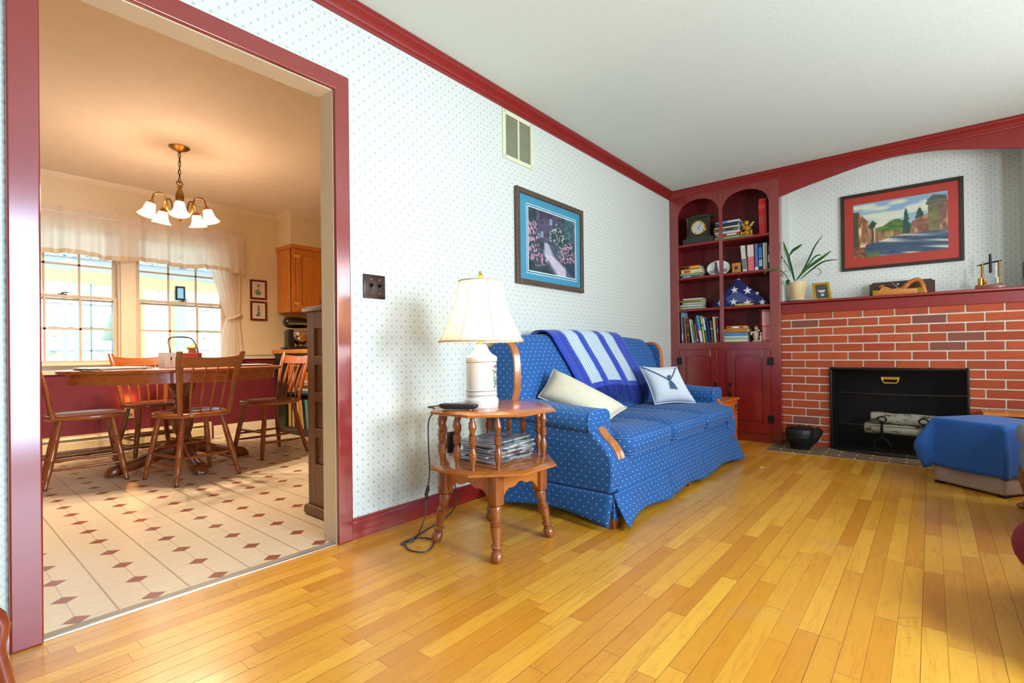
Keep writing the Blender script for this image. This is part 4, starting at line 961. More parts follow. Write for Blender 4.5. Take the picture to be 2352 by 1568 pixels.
def perim(t):  # rounded rectangle round the ottoman, t in 0..1 -> point, outward normal, corner weight
    r = .02; segs = []; W_, D_ = L1, L2
    pts = []
    for (cx, cy_, st_) in ((W_-r, D_-r, 0), (r, D_-r, 1), (r, r, 2), (W_-r, r, 3)):
        for k in range(9):
            a = (st_+k/8)*math.pi/2; pts.append((cx+r*math.cos(a), cy_+r*math.sin(a), math.cos(a), math.sin(a), math.sin(math.pi*k/8)*(1 if st_ == 2 else .22)))
    L = [0]
    for k in range(len(pts)): L.append(L[-1]+math.dist(pts[k][:2], pts[(k+1) % len(pts)][:2])+.012*(k % 9 < 8))
    s_ = t*L[-1]
    for k in range(len(pts)):
        if s_ <= L[k+1]+1e-9:
            u = (s_-L[k])/max(1e-9, L[k+1]-L[k]); a, b = pts[k], pts[(k+1) % len(pts)]; return [lerp(p, q, u) for p, q in zip(a, b)]
    return pts[0]
rows = []
for dz, fl_ in ((0, -.16), (0, -.10), (0, -.04), (.0, -.012), (.004, 0), (.012, .006)) + tuple((.012+.285*k/12, .006+.012*k/12) for k in range(1, 13)):
    row = []
    for i in range(NC):
        x_, y_, nx_, ny_, cw = perim(i/NC); d = max(0, (dz-.012)/.285)
        f = fl_+(.075*cw*(1-abs(2*min(1, d*.95)-1)**1.3)+.02*cw*d+.006*math.sin(i*.42)*d+.008*math.sin(i*.17+1)*d if fl_ > 0 else 0)
        if fl_ < 0: row.append(tuple(To @ Vector((lerp(L1/2, x_, 1+fl_/.2), lerp(L2/2, y_, 1+fl_/.2), H+.004))))
        else: row.append(tuple(To @ Vector((x_+nx_*f, y_+ny_*f, H+.004-dz*(1+.10*cw)))))
    rows.append(row)
mbc = MB().ring(rows, cap=False); mbc.add([], []); mbc.f.append(tuple(range(NC))); mbc.m.append(0)
cl = mbc.build('blue_cloth', M('blue_cotton_cloth', (16, 82, 156), .75, var=.10, vs_=5, bmp=.15, bs=500, sheen=.1), ang=60)
cl.modifiers.new('t', 'SOLIDIFY').thickness = .002
tag(cl, 'plain blue cloth draped over the low ottoman by the hearth', 'cloth')
# grey upholstered chair with cabriole leg, cut by the right edge of the frame
gc = thing('grey_upholstered_chair', 'grey upholstered chair with orange cabriole legs at the right edge', 'chair', (3.45, -2.70, 0))
GREY = M('grey_blue_upholstery', (134, 142, 152), .85, var=.12)
MB().rbox(3.16, 3.75, -2.97, -2.385, .19, .33, .03, 4).build('seat_rail', GREY, gc)
MB().rbox(3.14, 3.76, -2.98, -2.372, .332, .45, .045, 4).build('seat_cushion', GREY, gc)
MB().rbox(3.20, 3.74, -3.07, -2.95, .34, .95, .04, 4).build('backrest', GREY, gc)
def cab(x, y, sx, sy):
    P = cat([(x, y, .22), (x+sx*.012, y+sy*.012, .17), (x+sx*.004, y+sy*.004, .10), (x-sx*.004, y-sy*.004, .05), (x+sx*.016, y+sy*.016, .012)], 4)
    n = len(P); MB().tube(P, [lerp(.034, .014, min(1, i/n*1.3)) if i < n*.8 else .019 for i in range(n)], 12).ball((x+sx*.022, y+sy*.022, .014), (.026, .026, .014)).build('leg', MAPLE, gc)
for x, y, sx, sy in ((3.70, -2.415, .3, .9), (3.21, -2.42, -1, 1), (3.70, -2.93, 1, -1), (3.21, -2.93, -1, -1)): cab(x, y, sx, sy)
# red armchair arm at the right edge
ra = thing('red_armchair', 'round crimson upholstered chair just entering at the right edge', 'armchair', (2.2, -2.66, 0))
VEL = M('crimson_velvet', (124, 8, 34), .9, var=.45, vs_=60, sheen=.05, spec=.2)
MB().ball((2.2, -2.652, .225), (.46, .43, .155), 40, 18).build('seat', VEL, ra)
MB().lathe([(.28, .03), (.30, .05), (.30, .18)], (2.2, -2.70, 0), 28).build('base', VEL, ra)
MB().ball((2.25, -3.02, .62), (.42, .12, .40), 28, 14).build('backrest', VEL, ra)
for x, y in ((1.99, -2.50), (2.41, -2.50), (1.99, -2.90), (2.41, -2.90)): MB().cyl((x, y, .08), (x, y, 0), .028, .018).build('leg', DOAK, ra)
# polished wooden stand at the lower left
st = thing('polished_wooden_stand', 'glossy reddish brown curved wooden leg in the lower left corner', 'stand', (-.02, -.62, 0))
RW = wood('cherry_wood', (150, 70, 42), (104, 36, 24), 2, .18, .8)
lp0 = [at(-60, 1180, y=-.60), at(-6, 1400, y=-.585), at(16, 1495, y=-.58), at(44, 1590, y=-.575), at(78, 1690, y=-.57)]
def legto(pts, r0, r1): return MB().tube(cat([tuple(p) for p in pts], 5), [lerp(r0, r1, i/(len(pts)*5-5)) for i in range(len(pts)*5-4)], 14)
c0 = Vector((-.13, -.60, .50))
P = [c0, at(-34, 1400, y=-.59), at(-7, 1500, y=-.585), at(20, 1600, y=-.58)]
q = P[-1]; P.append(Vector((q.x+.012, q.y, .012)))
legto(P, .016, .013).build('leg', RW, st)
for a in (120, 240):
    R_ = Matrix.Translation((c0.x-.02, c0.y, 0)) @ Matrix.Rotation(R(a), 4, 'Z') @ Matrix.Translation((-c0.x+.02, -c0.y, 0))
    legto([R_ @ Vector(p) for p in P], .016, .013).build('leg', RW, st)
MB().lathe([(.16, .50), (.17, .505), (.17, .515), (.16, .52)], (c0.x-.02, c0.y, 0), 36).build('top', RW, st)
# ------------------------------------------------------------------ things on the sofa wall
vg = thing('air_vent_grille', 'cream metal air vent grille high on the wall under the crown moulding', 'vent', (2.515, 0, 2.06))
VM = M('cream_enamel', (216, 220, 186), .45, var=.04)
x0, x1, z0, z1 = 2.362, 2.672, 2.058, 2.366
MB().box(x0, x0+.028, -.008, -.0005, z0, z1).box(x1-.028, x1, -.008, -.0005, z0, z1).box(x0+.028, x1-.028, -.008, -.0005, z0, z0+.028).box(x0+.028, x1-.028, -.008, -.0005, z1-.028, z1).box((x0+x1)/2-.007, (x0+x1)/2+.007, -.008, -.0005, z0+.028, z1-.028).build('frame', VM, vg, bevel=.002)
mb = MB()
for k in range(30):
    z = z0+.034+k*.0081
    for a, b in ((x0+.028, (x0+x1)/2-.007), ((x0+x1)/2+.007, x1-.028)):
        mb.add([(a, -.0072, z), (b, -.0072, z), (b, -.002, z+.0055), (a, -.002, z+.0055), (a, -.0062, z-.0008), (b, -.0062, z-.0008), (b, -.001, z+.0047), (a, -.001, z+.0047)], [(0, 1, 2, 3), (7, 6, 5, 4), (0, 4, 5, 1), (3, 2, 6, 7)])
mb.build('louvers', VM, vg, ang=10)
MB().box(x0+.028, x1-.028, -.0012, -.0004, z0+.028, z1-.028).build('duct_backing', M('duct_dark', (70, 76, 60), .8), vg)
for x in (x0+.02, x1-.02):
    for z in (z0+.014, z1-.014): MB().cyl((x, -.0075, z), (x, -.0095, z), .005, .004, 10).build('screw', STEEL, vg)
# garden picture
gp_ = thing('garden_picture', 'print of a flowering cottage garden path in a teal mat and brown frame', 'picture', (2.865, 0, 1.28))
X0, X1, Z0, Z1 = 2.468, 3.266, 1.284, 1.908
t = .036
MB().box(X0, X0+t, -.026, -.0006, Z0, Z1).box(X1-t, X1, -.026, -.0006, Z0, Z1).box(X0+t, X1-t, -.026, -.0006, Z0, Z0+t).box(X0+t, X1-t, -.026, -.0006, Z1-t, Z1).build('frame', wood('brown_frame', (92, 72, 56), (62, 46, 36), 0, .4, .2), gp_, bevel=.006)
MB().box(X0+.03, X1-.03, -.012, -.004, Z0+.03, Z1-.03).build('mat_board', M('teal_mat', (58, 142, 172), .5, var=.04, coat=.3), gp_)
MB().box(2.578, 3.176, -.0132, -.0118, 1.362, 1.823).build('mat_reveal', M('mat_white_line', (226, 230, 224), .6), gp_)
MB().box(2.582, 3.172, -.0137, -.0128, 1.366, 1.819).build('inner_mat', M('teal_mat_inner', (62, 140, 168), .5), gp_)
MB().box(2.592, 3.162, -.0144, -.0134, 1.377, 1.808).build('white_bevel', M('mat_white', (232, 234, 226), .6), gp_)
def garden(u, v):
    n = nz(u*9, v*9); n2 = nz(u*40, v*34); n3 = nz(u*44+3, v*38)*.7+nz(u*90, v*80)*.3
    c = mixc((26, 40, 48), (48, 78, 84), n*.8+n2*.4)
    if .16 < u < .72 and v > .48+.06*n: c = mixc((66, 70, 92), (98, 92, 104), n2); c = mixc(c, (40, 48, 70), (nz(u*5, v*30)-.5)*1.5)
    if .22 < u < .66 and v > .93-abs(u-.34)*.9 and u < .5: c = mixc(c, (52, 46, 66), .8)
    for a, b, w_, h_ in ((.27, .62, .025, .05), (.45, .60, .025, .06), (.46, .86, .03, .05), (.58, .82, .025, .05)):
        if abs(u-a) < w_ and abs(v-b) < h_: c = (118, 150, 178)
    if u > .72 and v > .6: c = mixc((34, 62, 70), (90, 130, 140), n2)
    def bl(cx, cy_, rx, ry): return max(0, 1-((u-cx)/rx)**2-((v-cy_)/ry)**2)
    w1 = max(bl(.60, .68, .2, .18), bl(.75, .56, .16, .14))
    if w1 > .05 and n3 > .60: c = mixc(c, (176, 196, 190), min(1, w1*1.6+.3)*.8)
    elif w1 > .1: c = mixc(c, (34, 60, 58), .7)
    p1 = max(bl(.08, .55, .16, .30), bl(.22, .22, .18, .16), bl(.10, .30, .14, .16), bl(.84, .40, .2, .22), bl(.70, .34, .12, .14))
    if p1 > .05 and n3 > .56: c = mixc(c, mixc((176, 110, 146), (216, 170, 186), n2), min(1, p1*1.5+.35)*.85)
    elif p1 > .1: c = mixc(c, (40, 70, 84), .5)
    pc = .34+.1*math.sin((.55-v)*3.0)+max(0, .3-v)*1.1; pw_ = .05+max(0, .5-v)*.42
    if v < .50: 
        k = max(0, 1-abs(u-pc)/pw_); c = mixc(c, mixc((188, 180, 204), (222, 206, 214), n2), min(1, k*2.2)*.92)
    if .3 < u < .72 and .3 < v < .5: c = mixc(c, (110, 132, 150), .3*n2+.1)
    if u > .78 and v < .25: c = mixc(c, (28, 52, 84), .7)
    return c
canvas('garden_print', (2.598, -.0150, 1.383), (.558, 0, 0), (0, 0, .419), garden, 130, 110, PM, gp_)
# double light switch
sp = thing('double_light_switch', 'dark bronze ribbed double light switch plate beside the doorway', 'light switch', (1.412, 0, 1.108))
MB().rbox(1.352, 1.472, -.009, -.0005, 1.106, 1.219, .003, 2).build('plate', BRONZE, sp)
mb = MB()
for x in [1.362+.005*k for k in range(7)]+[1.432+.005*k for k in range(7)]: mb.box(x, x+.0022, -.0102, -.0085, 1.118, 1.208)
mb.build('ribs', BRONZE, sp)
for x in (1.392, 1.438):
    MB().box(x-.007, x+.007, -.0105, -.0086, 1.146, 1.180).prism([(-.010, 1.158), (-.024, 1.170), (-.022, 1.176), (-.010, 1.172)], x-.005, x+.005, 'x').build('toggle', BLACK, sp)
    for z in (1.132, 1.196): MB().cyl((x, -.009, z), (x, -.0108, z), .003, n=8).build('screw', ABRASS, sp)
ol = thing('wall_outlet', 'brown wall outlet plate behind the side table', 'outlet', (1.905, 0, .30))
MB().rbox(1.870, 1.940, -.008, -.0005, .297, .411, .003, 2).build('plate', BRONZE, ol)
for z in (.330, .378): MB().cyl((1.905, -.008, z), (1.905, -.0105, z), .016).build('socket', BLACK, ol)

# ------------------------------------------------------------------ octagonal side table
TC = Vector((1.68, -.51, 0))
tb = thing('octagonal_side_table', 'octagonal maple side table with spindle gallery and turned legs', 'side table', tuple(TC))
def octo(h, z, cxy=TC):
    s_ = h*math.tan(math.pi/8); return [(cxy.x+a, cxy.y+b, z) for a, b in ((h, -s_), (h, s_), (s_, h), (-s_, h), (-h, s_), (-h, -s_), (-s_, -h), (s_, -h))]
def octslab(z0, z1, h): return MB().ring([octo(h-.012, z0), octo(h-.002, z0+.002), octo(h, z0+.005), octo(h-.002, z0+(z1-z0)*.55), octo(h-.020, z1-.001), octo(h-.024, z1)])
octslab(.582, .604, .270).build('table_top', MAPLEX, tb, ang=20)
octslab(.345, .366, .272).build('lower_shelf', MAPLEX, tb, ang=20)
sp_prof = [(.008, 0), (.0075, .012), (.011, .030), (.0165, .050), (.0170, .058), (.0165, .060), (.0175, .062), (.0165, .064), (.0120, .080), (.0085, .090), (.0125, .094), (.0085, .098), (.0150, .103)]
for k in range(5): sp_prof += [(.0165, .105+k*.006), (.0145, .108+k*.006)]
sp_prof += [(.0150, .136), (.0085, .141), (.0125, .145), (.0085, .149), (.0120, .157), (.0165, .172), (.0175, .174), (.0165, .176), (.0165, .180), (.011, .198), (.0075, .212), (.008, .217)]
sps = []
for (x, y) in [(1.452, -.418), (1.452, -.512), (1.462, -.604), (1.525, -.680), (1.715, -.738)]: sps.append((x-TC.x, y-TC.y))
allp = []
h_ = .222; s2_ = .105
for (a, b) in ((-h_, 0), (-h_, .092), (-h_, -.092), (-.155, -.170), (h_, 0), (h_, .092), (h_, -.092), (.155, .170), (.155, -.170), (-.155, .170), (0, h_), (.092, h_), (-.092, h_)): allp.append((a, b))
for a, b in allp: MB().lathe(sp_prof, (TC.x+a, TC.y+b, .3655), 14).build('spindle', MAPLE, tb)
LGP = [(.010, .345)]
def tleg(sx, sy):
    top_ = Vector((TC.x+sx*.150, TC.y+sy*.150, 0)); bt = Vector((TC.x+sx*.182, TC.y+sy*.182, 0))
    ex = top_
    MB().rbox(ex.x-.026, ex.x+.026, ex.y-.026, ex.y+.026, .218, .345, .006, 2).build('leg_block', MAPLE, tb)
    prof = [(.021, .0), (.023, .02)]
    prof = [(.001, 0), (.014, .002), (.021, .012), (.023, .026), (.019, .040), (.0135, .046), (.018, .050), (.0135, .054), (.021, .060), (.021, .064), (.014, .072), (.016, .090), (.020, .115), (.021, .132), (.0225, .137), (.018, .141), (.0235, .146), (.019, .150), (.0225, .155), (.018, .158), (.015, .163), (.019, .180), (.023, .205), (.021, .215), (.014, .219)]
    rows = []
    for r, z in prof:
        c = bt.lerp(Vector((ex.x, ex.y, 0)), min(1, z/.215)); rows.append([(c.x+r*1.12*math.cos(2*math.pi*j/18), c.y+r*1.12*math.sin(2*math.pi*j/18), z) for j in range(18)])
    MB().ring(rows).build('leg', MAPLE, tb)
for sx in (-1, 1):
    for sy in (-1, 1): tleg(sx, sy)
def apron(p, q):
    n = 24; T_ = []; B_ = []
    for i in range(n+1):
        u = i/n; s_ = abs(2*u-1); z = .262+.028*(1-s_)**.6 if s_ < .72 else .262-.020*((s_-.72)/.28)
        z = .238+.046*math.sin(math.pi*u)**.7-.006*math.cos(u*math.pi*6)
        T_.append((u, .345)); B_.append((u, z))
    L = (q-p).length; d = (q-p).normalized(); nrm = Vector((-d.y, d.x, 0))
    T = Matrix(((d.x, nrm.x, 0, p.x), (d.y, nrm.y, 0, p.y), (0, 0, 1, 0), (0, 0, 0, 1)))
    MB().strip([(a*L, b) for a, b in T_], [(a*L, b) for a, b in B_], -.009, .009, 'y', 0, T).build('apron', MAPLEX, tb, ang=50)
cs = [Vector((TC.x+a*.15, TC.y+b*.15, 0)) for a, b in ((-1, -1), (1, -1), (1, 1), (-1, 1))]
for i in range(4):
    p, q = cs[i], cs[(i+1) % 4]; d = (q-p).normalized(); apron(p+d*.026, q-d*.026)
# magazines
rnd = random.Random(11)
covers = [(70, 96, 110), (150, 110, 70), (46, 82, 88), (196, 204, 210), (120, 60, 50), (60, 66, 90), (176, 160, 130), (40, 70, 60), (90, 90, 96), (184, 190, 200), (112, 120, 70), (60, 60, 66), (140, 150, 160)]
def magmat(i, c):
    m, nt, b = newmat('magazine_cover'); xyz, v = oco(nt); n = noise(nt, v, 16, 3, .6); n2 = wn(nt, (xyz[0]*18).fl(), (xyz[1]*18).fl(), float(i))
    nt.links.new(mix(nt, n.sm(.4, .6)*.7, mix(nt, n2*.6, c, (206, 206, 200)), tuple(k*.5 for k in c)), b.inputs['Base Color']); b.inputs['Roughness'].default_value = .25; return m
zm = .3672
MEDGE = M('magazine_page_edge', (214, 222, 232), .6, var=.1, vs_=200)
for i, c in enumerate(covers):
    t = rnd.uniform(.0055, .0095); w_, l_ = .205, .268
    T = Trs((1.715+rnd.uniform(-.016, .016), -.515+rnd.uniform(-.014, .014), zm), R(rnd.uniform(-12, 10)+90))
    sag = rnd.uniform(.0, .003)
    # lies along the table, spine to the left; slight curl at the loose edge
    def prof(z): return [(-l_/2, z), (0, z), (l_/2, z)]
    o = MB().box(-w_/2, w_/2, -l_/2, l_/2, 0, .0008, 0, T).box(-w_/2, w_/2, -l_/2, l_/2, t-.0008, t, 0, T).box(-w_/2-.0006, -w_/2, -l_/2, l_/2, 0, t, 0, T).build('magazine', magmat(i, c))
    MB().box(-w_/2, w_/2-.002, -l_/2+.001, l_/2-.001, .0008, t-.0008, 0, T).build('pages', MEDGE, o)
    tag(o, 'magazine lying in the untidy pile on the lower shelf of the side table', 'magazine', 'magazines piled on the lower shelf of the side table'); zm += t+.0004
# remote / telephone handset
rm = thing('black_remote', 'black handset lying on the left corner of the side table', 'remote', (1.47, -.50, .604))
p, q = Vector((1.432, -.432, 0)), Vector((1.512, -.585, 0)); d = (q-p).normalized(); L = (q-p).length
T = Matrix(((d.x, -d.y, 0, (p.x+q.x)/2), (d.y, d.x, 0, (p.y+q.y)/2), (0, 0, 1, .6045), (0, 0, 0, 1)))
rows = []
for z, k in ((0.004, .80), (.010, .95), (.020, 1.0), (.024, .96), (.026, .9)):
    rows.append([tuple(T @ Vector((L/2*k*(abs(math.cos(a))**.5)*(1 if math.cos(a) > 0 else -1), .026*k*(abs(math.sin(a))**.6)*(1 if math.sin(a) > 0 else -1), z))) for a in [2*math.pi*j/28 for j in range(28)]])
MB().ring(rows).build('body', M('charcoal_plastic', (38, 36, 40), .3, var=.05), rm)
mb = MB()
for a in range(6):
    for b in (-1, 0, 1): mb.rbox(-.055+a*.02-.005, -.055+a*.02+.005, b*.012-.004, b*.012+.004, .0255, .0275, .001, 1, 0, T)
mb.build('buttons', M('grey_rubber', (90, 92, 100), .6), rm)
mb = MB()
for a in (-.05, -.02, .02, .05): mb.cyl(tuple(T @ Vector((a, 0, -.0004))), tuple(T @ Vector((a, 0, .0045))), .006, n=8)
mb.build('rubber_feet', WHITE, rm)
# ------------------------------------------------------------------ table lamp
LC = Vector((1.612, -.510, .6044)); lx, ly, lz = LC
lmp = thing('table_lamp', 'white ceramic canister lamp with a glowing white bell shade', 'lamp', tuple(LC))
CER = M('white_ceramic', (226, 224, 214), .18, var=.02, coat=.6)
s_ = .72
MB().lathe([(.100*s_, 0), (.102*s_, .004), (.102*s_, .012), (.104*s_, .016), (.104*s_, .034), (.098*s_, .040), (.094*s_, .044), (.094*s_, .052), (.097*s_, .055), (.094*s_, .058), (.0935*s_, .070), (.097*s_, .074), (.0935*s_, .077), (.0935*s_, .196), (.097*s_, .200), (.0935*s_, .203), (.097*s_, .206), (.098*s_, .218), (.094*s_, .222), (.080*s_, .228), (.062*s_, .236), (.048*s_, .250), (.036*s_, .268), (.024*s_, .276), (.004, .276)], tuple(LC), 48).build('lamp_base', CER, lmp, ang=30)
for z in (.072, .198, .053): MB().lathe([(.0975*s_, z), (.0982*s_, z+.001), (.0975*s_, z+.002)], tuple(LC), 48, cap=False).build('gold_line', ABRASS, lmp)
MB().lathe([(.014, .276), (.018, .282), (.012, .288), (.015, .296), (.010, .300), (.009, .36), (.014, .365), (.014, .40), (.003, .41)], tuple(LC), 16).build('socket', BRASS, lmp)
# painted flowers on the canister
fr_ = MB(); fr2 = MB(); r3 = random.Random(5)
def onc(a, z, r=.0938*s_): return (lx+r*math.cos(a), ly+r*math.sin(a), lz+z)
a0 = math.atan2(-.9, .25)
for k in range(46):
    a = a0+r3.uniform(-.18, .18)+.05*math.sin(k); z = .088+r3.random()*.095; r_ = r3.uniform(.003, .007)
    (fr2 if (z > .145 and r3.random() < .7) else fr_).add([onc(a-r_/.07, z, .0943*s_), onc(a, z-r_, .0943*s_), onc(a+r_/.07, z+.002, .0943*s_), onc(a, z+r_, .0943*s_)], [(0, 1, 2, 3)])
fr_.build('painted_leaves', M('painted_green', (86, 132, 96), .4, var=.3), lmp); fr2.build('painted_flowers', M('painted_red', (150, 70, 60), .4, var=.4), lmp)
m, nt, b = newmat('lit_lampshade'); out = [n for n in nt.nodes if n.type == 'OUTPUT_MATERIAL'][0]
b.inputs['Base Color'].default_value = lin((244, 238, 222)); b.inputs['Roughness'].default_value = .9; b.inputs['Emission Color'].default_value = (1, .93, .80, 1); b.inputs['Emission Strength'].default_value = .35
tr = nt.nodes.new('ShaderNodeBsdfTranslucent'); tr.inputs[0].default_value = lin((250, 236, 206)); mxs = nt.nodes.new('ShaderNodeMixShader'); mxs.inputs[0].default_value = .5
nt.links.new(b.outputs[0], mxs.inputs[1]); nt.links.new(tr.outputs[0], mxs.inputs[2]); nt.links.new(mxs.outputs[0], out.inputs[0]); SHADE = m
bz, tz = .288, .553
def shr(z):
    u = (z-bz)/(tz-bz); return lerp(.186, .095, u)-.014*math.sin(math.pi*u)
MB().lathe([(shr(bz+(tz-bz)*i/10), bz+(tz-bz)*i/10) for i in range(11)], tuple(LC), 48, cap=False).build('lamp_shade', SHADE, lmp, solid=.0015, ang=60)
tr_ = MB()
for z in (bz, tz): tr_.tube([(lx+shr(z)*math.cos(2*math.pi*k/48), ly+shr(z)*math.sin(2*math.pi*k/48), lz+z) for k in range(48)], .0035, 6, closed=True)
for k in range(8):
    a = k*math.pi/4+.28; tr_.tube([(lx+(shr(bz+(tz-bz)*i/8)+.001)*math.cos(a), ly+(shr(bz+(tz-bz)*i/8)+.001)*math.sin(a), lz+bz+(tz-bz)*i/8) for i in range(9)], .0016, 5)
tr_.build('shade_trim', M('ivory_trim', (190, 176, 150), .7), lmp)
MB().tube([(lx, ly-.03, lz+.35), (lx, ly-.05, lz+.45), (lx, ly, lz+.555)], .002, 6).tube([(lx, ly+.03, lz+.35), (lx, ly+.05, lz+.45), (lx, ly, lz+.555)], .002, 6).tube([(lx-.093, ly, lz+.553), (lx+.093, ly, lz+.553)], .0015, 6).build('harp', BRASS, lmp)
MB().lathe([(.006, .555), (.010, .560), (.005, .566), (.009, .572), (.012, .580), (.005, .588), (.006, .594), (.001, .600)], tuple(LC), 14).build('finial', BRASS, lmp)
point('lamp_bulb', (lx, ly, lz+.43), 4.5, (1, .86, .66), .03, lmp)
# lamp cord with inline switch
cordm = M('dark_cord', (46, 50, 54), .4, var=.05)
f = lambda px, py, z=.0045: tuple(at(px, py, z=z))
v_ = lambda px, py, y: tuple(at(px, py, y=y))
cd_ = thing('lamp_cord', 'dark lamp cord hanging from the side table and looping on the floor', 'cord', f(960, 1250, 0))
pts = [(1.52, -.36, .609), (1.44, -.35, .609), v_(1001, 940, -.36), v_(985, 965, -.35), v_(984, 1020, -.345), v_(987, 1080, -.34), v_(983, 1118, -.335)]
MB().tube(cat(pts, 6), .0030, 8).build('cord_run', cordm, cd_)
MB().tube([v_(983, 1114, -.335), v_(982, 1125, -.335), v_(979, 1135, -.335), v_(981, 1147, -.335)], [.008, .015, .014, .008], 10, flat=.6).build('inline_switch', M('brown_bakelite', (40, 26, 22), .3), cd_)
pts = [v_(980, 1145, -.335), v_(976, 1185, -.33), v_(966, 1215, -.31), f(955, 1236), f(945, 1245), f(932, 1249), f(922, 1250), f(930, 1243), f(955, 1235), f(985, 1236), f(996, 1242), f(993, 1255), f(980, 1266), f(960, 1267), f(940, 1262), f(931, 1250), f(940, 1241), f(965, 1225), f(985, 1213), f(1003, 1202), f(1022, 1190), f(1035, 1178), (1.80, -.16, .02), (1.86, -.06, .12), (1.895, -.02, .33)]
pts = pts[:-3]+[v_(1045, 1163, -.16), v_(1049, 1145, -.10), v_(1046, 1120, -.06), (1.90, -.02, .33)]
MB().tube(cat(pts, 6), .0030, 8).build('cord_run', cordm, cd_)
# ------------------------------------------------------------------ sofa
sf = thing('blue_sofa', 'blue dotted three-seat wing sofa with wood trim against the papered wall', 'sofa', (3.08, -.5, 0))
BLUE = fabric('blue_dotted_upholstery', (38, 92, 156), (206, 212, 210))
BLUEP = M('blue_plain_upholstery', (38, 92, 156), .8, var=.1, sheen=.25, vs_=20)
PIPE = M('blue_piping', (66, 116, 182), .7)
SWOOD = wood('sofa_show_wood', (190, 116, 54), (132, 70, 28), 2, .28, .5)
SX0, SX1 = 2.10, 4.06
MB().prism([(-.20, .12), (-.884, .12), (-.884, .17), (-.862, .30), (-.852, .322), (-.20, .322)], SX0+.06, SX1-.06).build('base_rail', BLUE, sf, bevel=.012)
for x in (SX0+.02, (SX0+SX1)/2, SX1-.07):
    for y in (-.875, -.26): MB().prism([(x, 0), (x+.050, 0), (x+.056, .13), (x-.004, .13)], y, y+.05, 'y').build('foot', MAPLE, sf)
# arms: body panel with a sweeping front edge, rolled pad, show-wood strip
def armprof(n=14):
    return cat([(-.868, .165, 0), (-.880, .26, 0), (-.872, .335, 0), (-.840, .385, 0), (-.795, .425, 0), (-.760, .470, 0)], 5)
for side in (-1, 1):
    a, b = (SX0, SX0+.19) if side < 0 else (SX1-.19, SX1)
    P = armprof(); poly = [(p[0], p[1]) for p in P]+[(-.745, .50), (-.20, .50), (-.20, .165)]
    MB().prism(poly, a+.004, b-.004).build('arm', BLUE, sf, bevel=.018)
    pa, pb = (a-.018, b+.004) if side < 0 else (b-.19-.004, b+.018)
    rows = []
    for k, (y, s_, zo) in enumerate([(-.775, .82, 0), (-.768, .94, 0), (-.752, 1.0, 0), (-.60, 1.0, .006), (-.40, 1.0, .024), (-.22, 1.0, .034), (-.20, .95, .034)]):
        cx, cz = (pa+pb)/2, .497+zo; w_, h_ = (pb-pa)/2*s_, .058*s_
        rows.append([(cx+w_*(abs(math.cos(t))**.6)*(1 if math.cos(t) > 0 else -1), y, cz+h_*(abs(math.sin(t))**.62)*(1 if math.sin(t) > 0 else -1)) for t in [2*math.pi*j/28 for j in range(28)]])
    pad = MB().ring(rows).build('arm_pad', BLUE, sf, ang=60)
    cx = (pa+pb)/2; MB().tube([(cx+(pb-pa)/2*.985*(abs(math.cos(t))**.6)*(1 if math.cos(t) > 0 else -1), -.766, .497+.057*(abs(math.sin(t))**.62)*(1 if math.sin(t) > 0 else -1)) for t in [2*math.pi*j/28 for j in range(28)]], .003, 6, closed=True).build('piping', PIPE, pad)
    W_ = armprof()[9:]; c0 = (a+b)/2; mb = MB()
    rows = []
    for i, p in enumerate(W_):
        q_ = W_[min(i+1, len(W_)-1)]; o_ = W_[max(i-1, 0)]; d = Vector((q_[0]-o_[0], q_[1]-o_[1])).normalized(); nn = Vector((-d.y, d.x)); nn = nn if nn.x < 0 else -nn
        row = []
        for (xx, dd) in ((-.034, -.004), (-.034, .008), (-.024, .012), (-.016, .009), (-.008, .013), (0, .010), (.008, .013), (.016, .009), (.024, .012), (.034, .008), (.034, -.004)):
            row.append((c0+xx, p[0]+nn.x*dd, p[1]+nn.y*dd))
        rows.append(row)
    mb.ring(rows).build('arm_show_wood', SWOOD, sf, ang=25)
    for xx in (-.040, .040): MB().tube([(c0+xx, p[0]-.003, p[1]) for p in W_], .003, 6).build('piping', PIPE, sf)
# seat cushions
for (a, b) in ((2.235, 2.786), (2.789, 3.336), (3.339, 3.94)):
    n = 18
    def cpt(u, v, z, s_): return (lerp(a, b, u), lerp(-.905, -.27, v), z)
    mb = MB(); rows = []
    def loop(ins, z, crown=0):
        pts = []; x0_, x1_, y0_, y1_ = a+ins, b-ins, -.905+ins, -.27-ins; r = .06; N_ = 6
        for (cx, cy_, st_) in ((x1_-r, y1_-r, 0), (x0_+r, y1_-r, 1), (x0_+r, y0_+r, 2), (x1_-r, y0_+r, 3)):
            for k in range(N_+1):
                t_ = (st_+k/N_)*math.pi/2; pts.append((cx+r*math.cos(t_), cy_+r*math.sin(t_), z))
        for side_ in range(1): pass
        return pts
    for ins, z in ((.03, .326), (.010, .330), (.0, .340), (-.006, .375), (0, .404), (.006, .414), (.02, .424), (.05, .436), (.10, .446), (.16, .452), (.22, .454)): rows.append(loop(ins, z))
    # densify straight sides is unnecessary: caps are flat
    cu = MB().ring(rows).build('seat_cushion', BLUE, sf, ang=60)
    pp_ = MB()
    for ins, z in ((.003, .335), (.003, .411)): pp_.tube(loop(ins, z), .0034, 6, closed=True)
    pp_.build('piping', PIPE, cu)
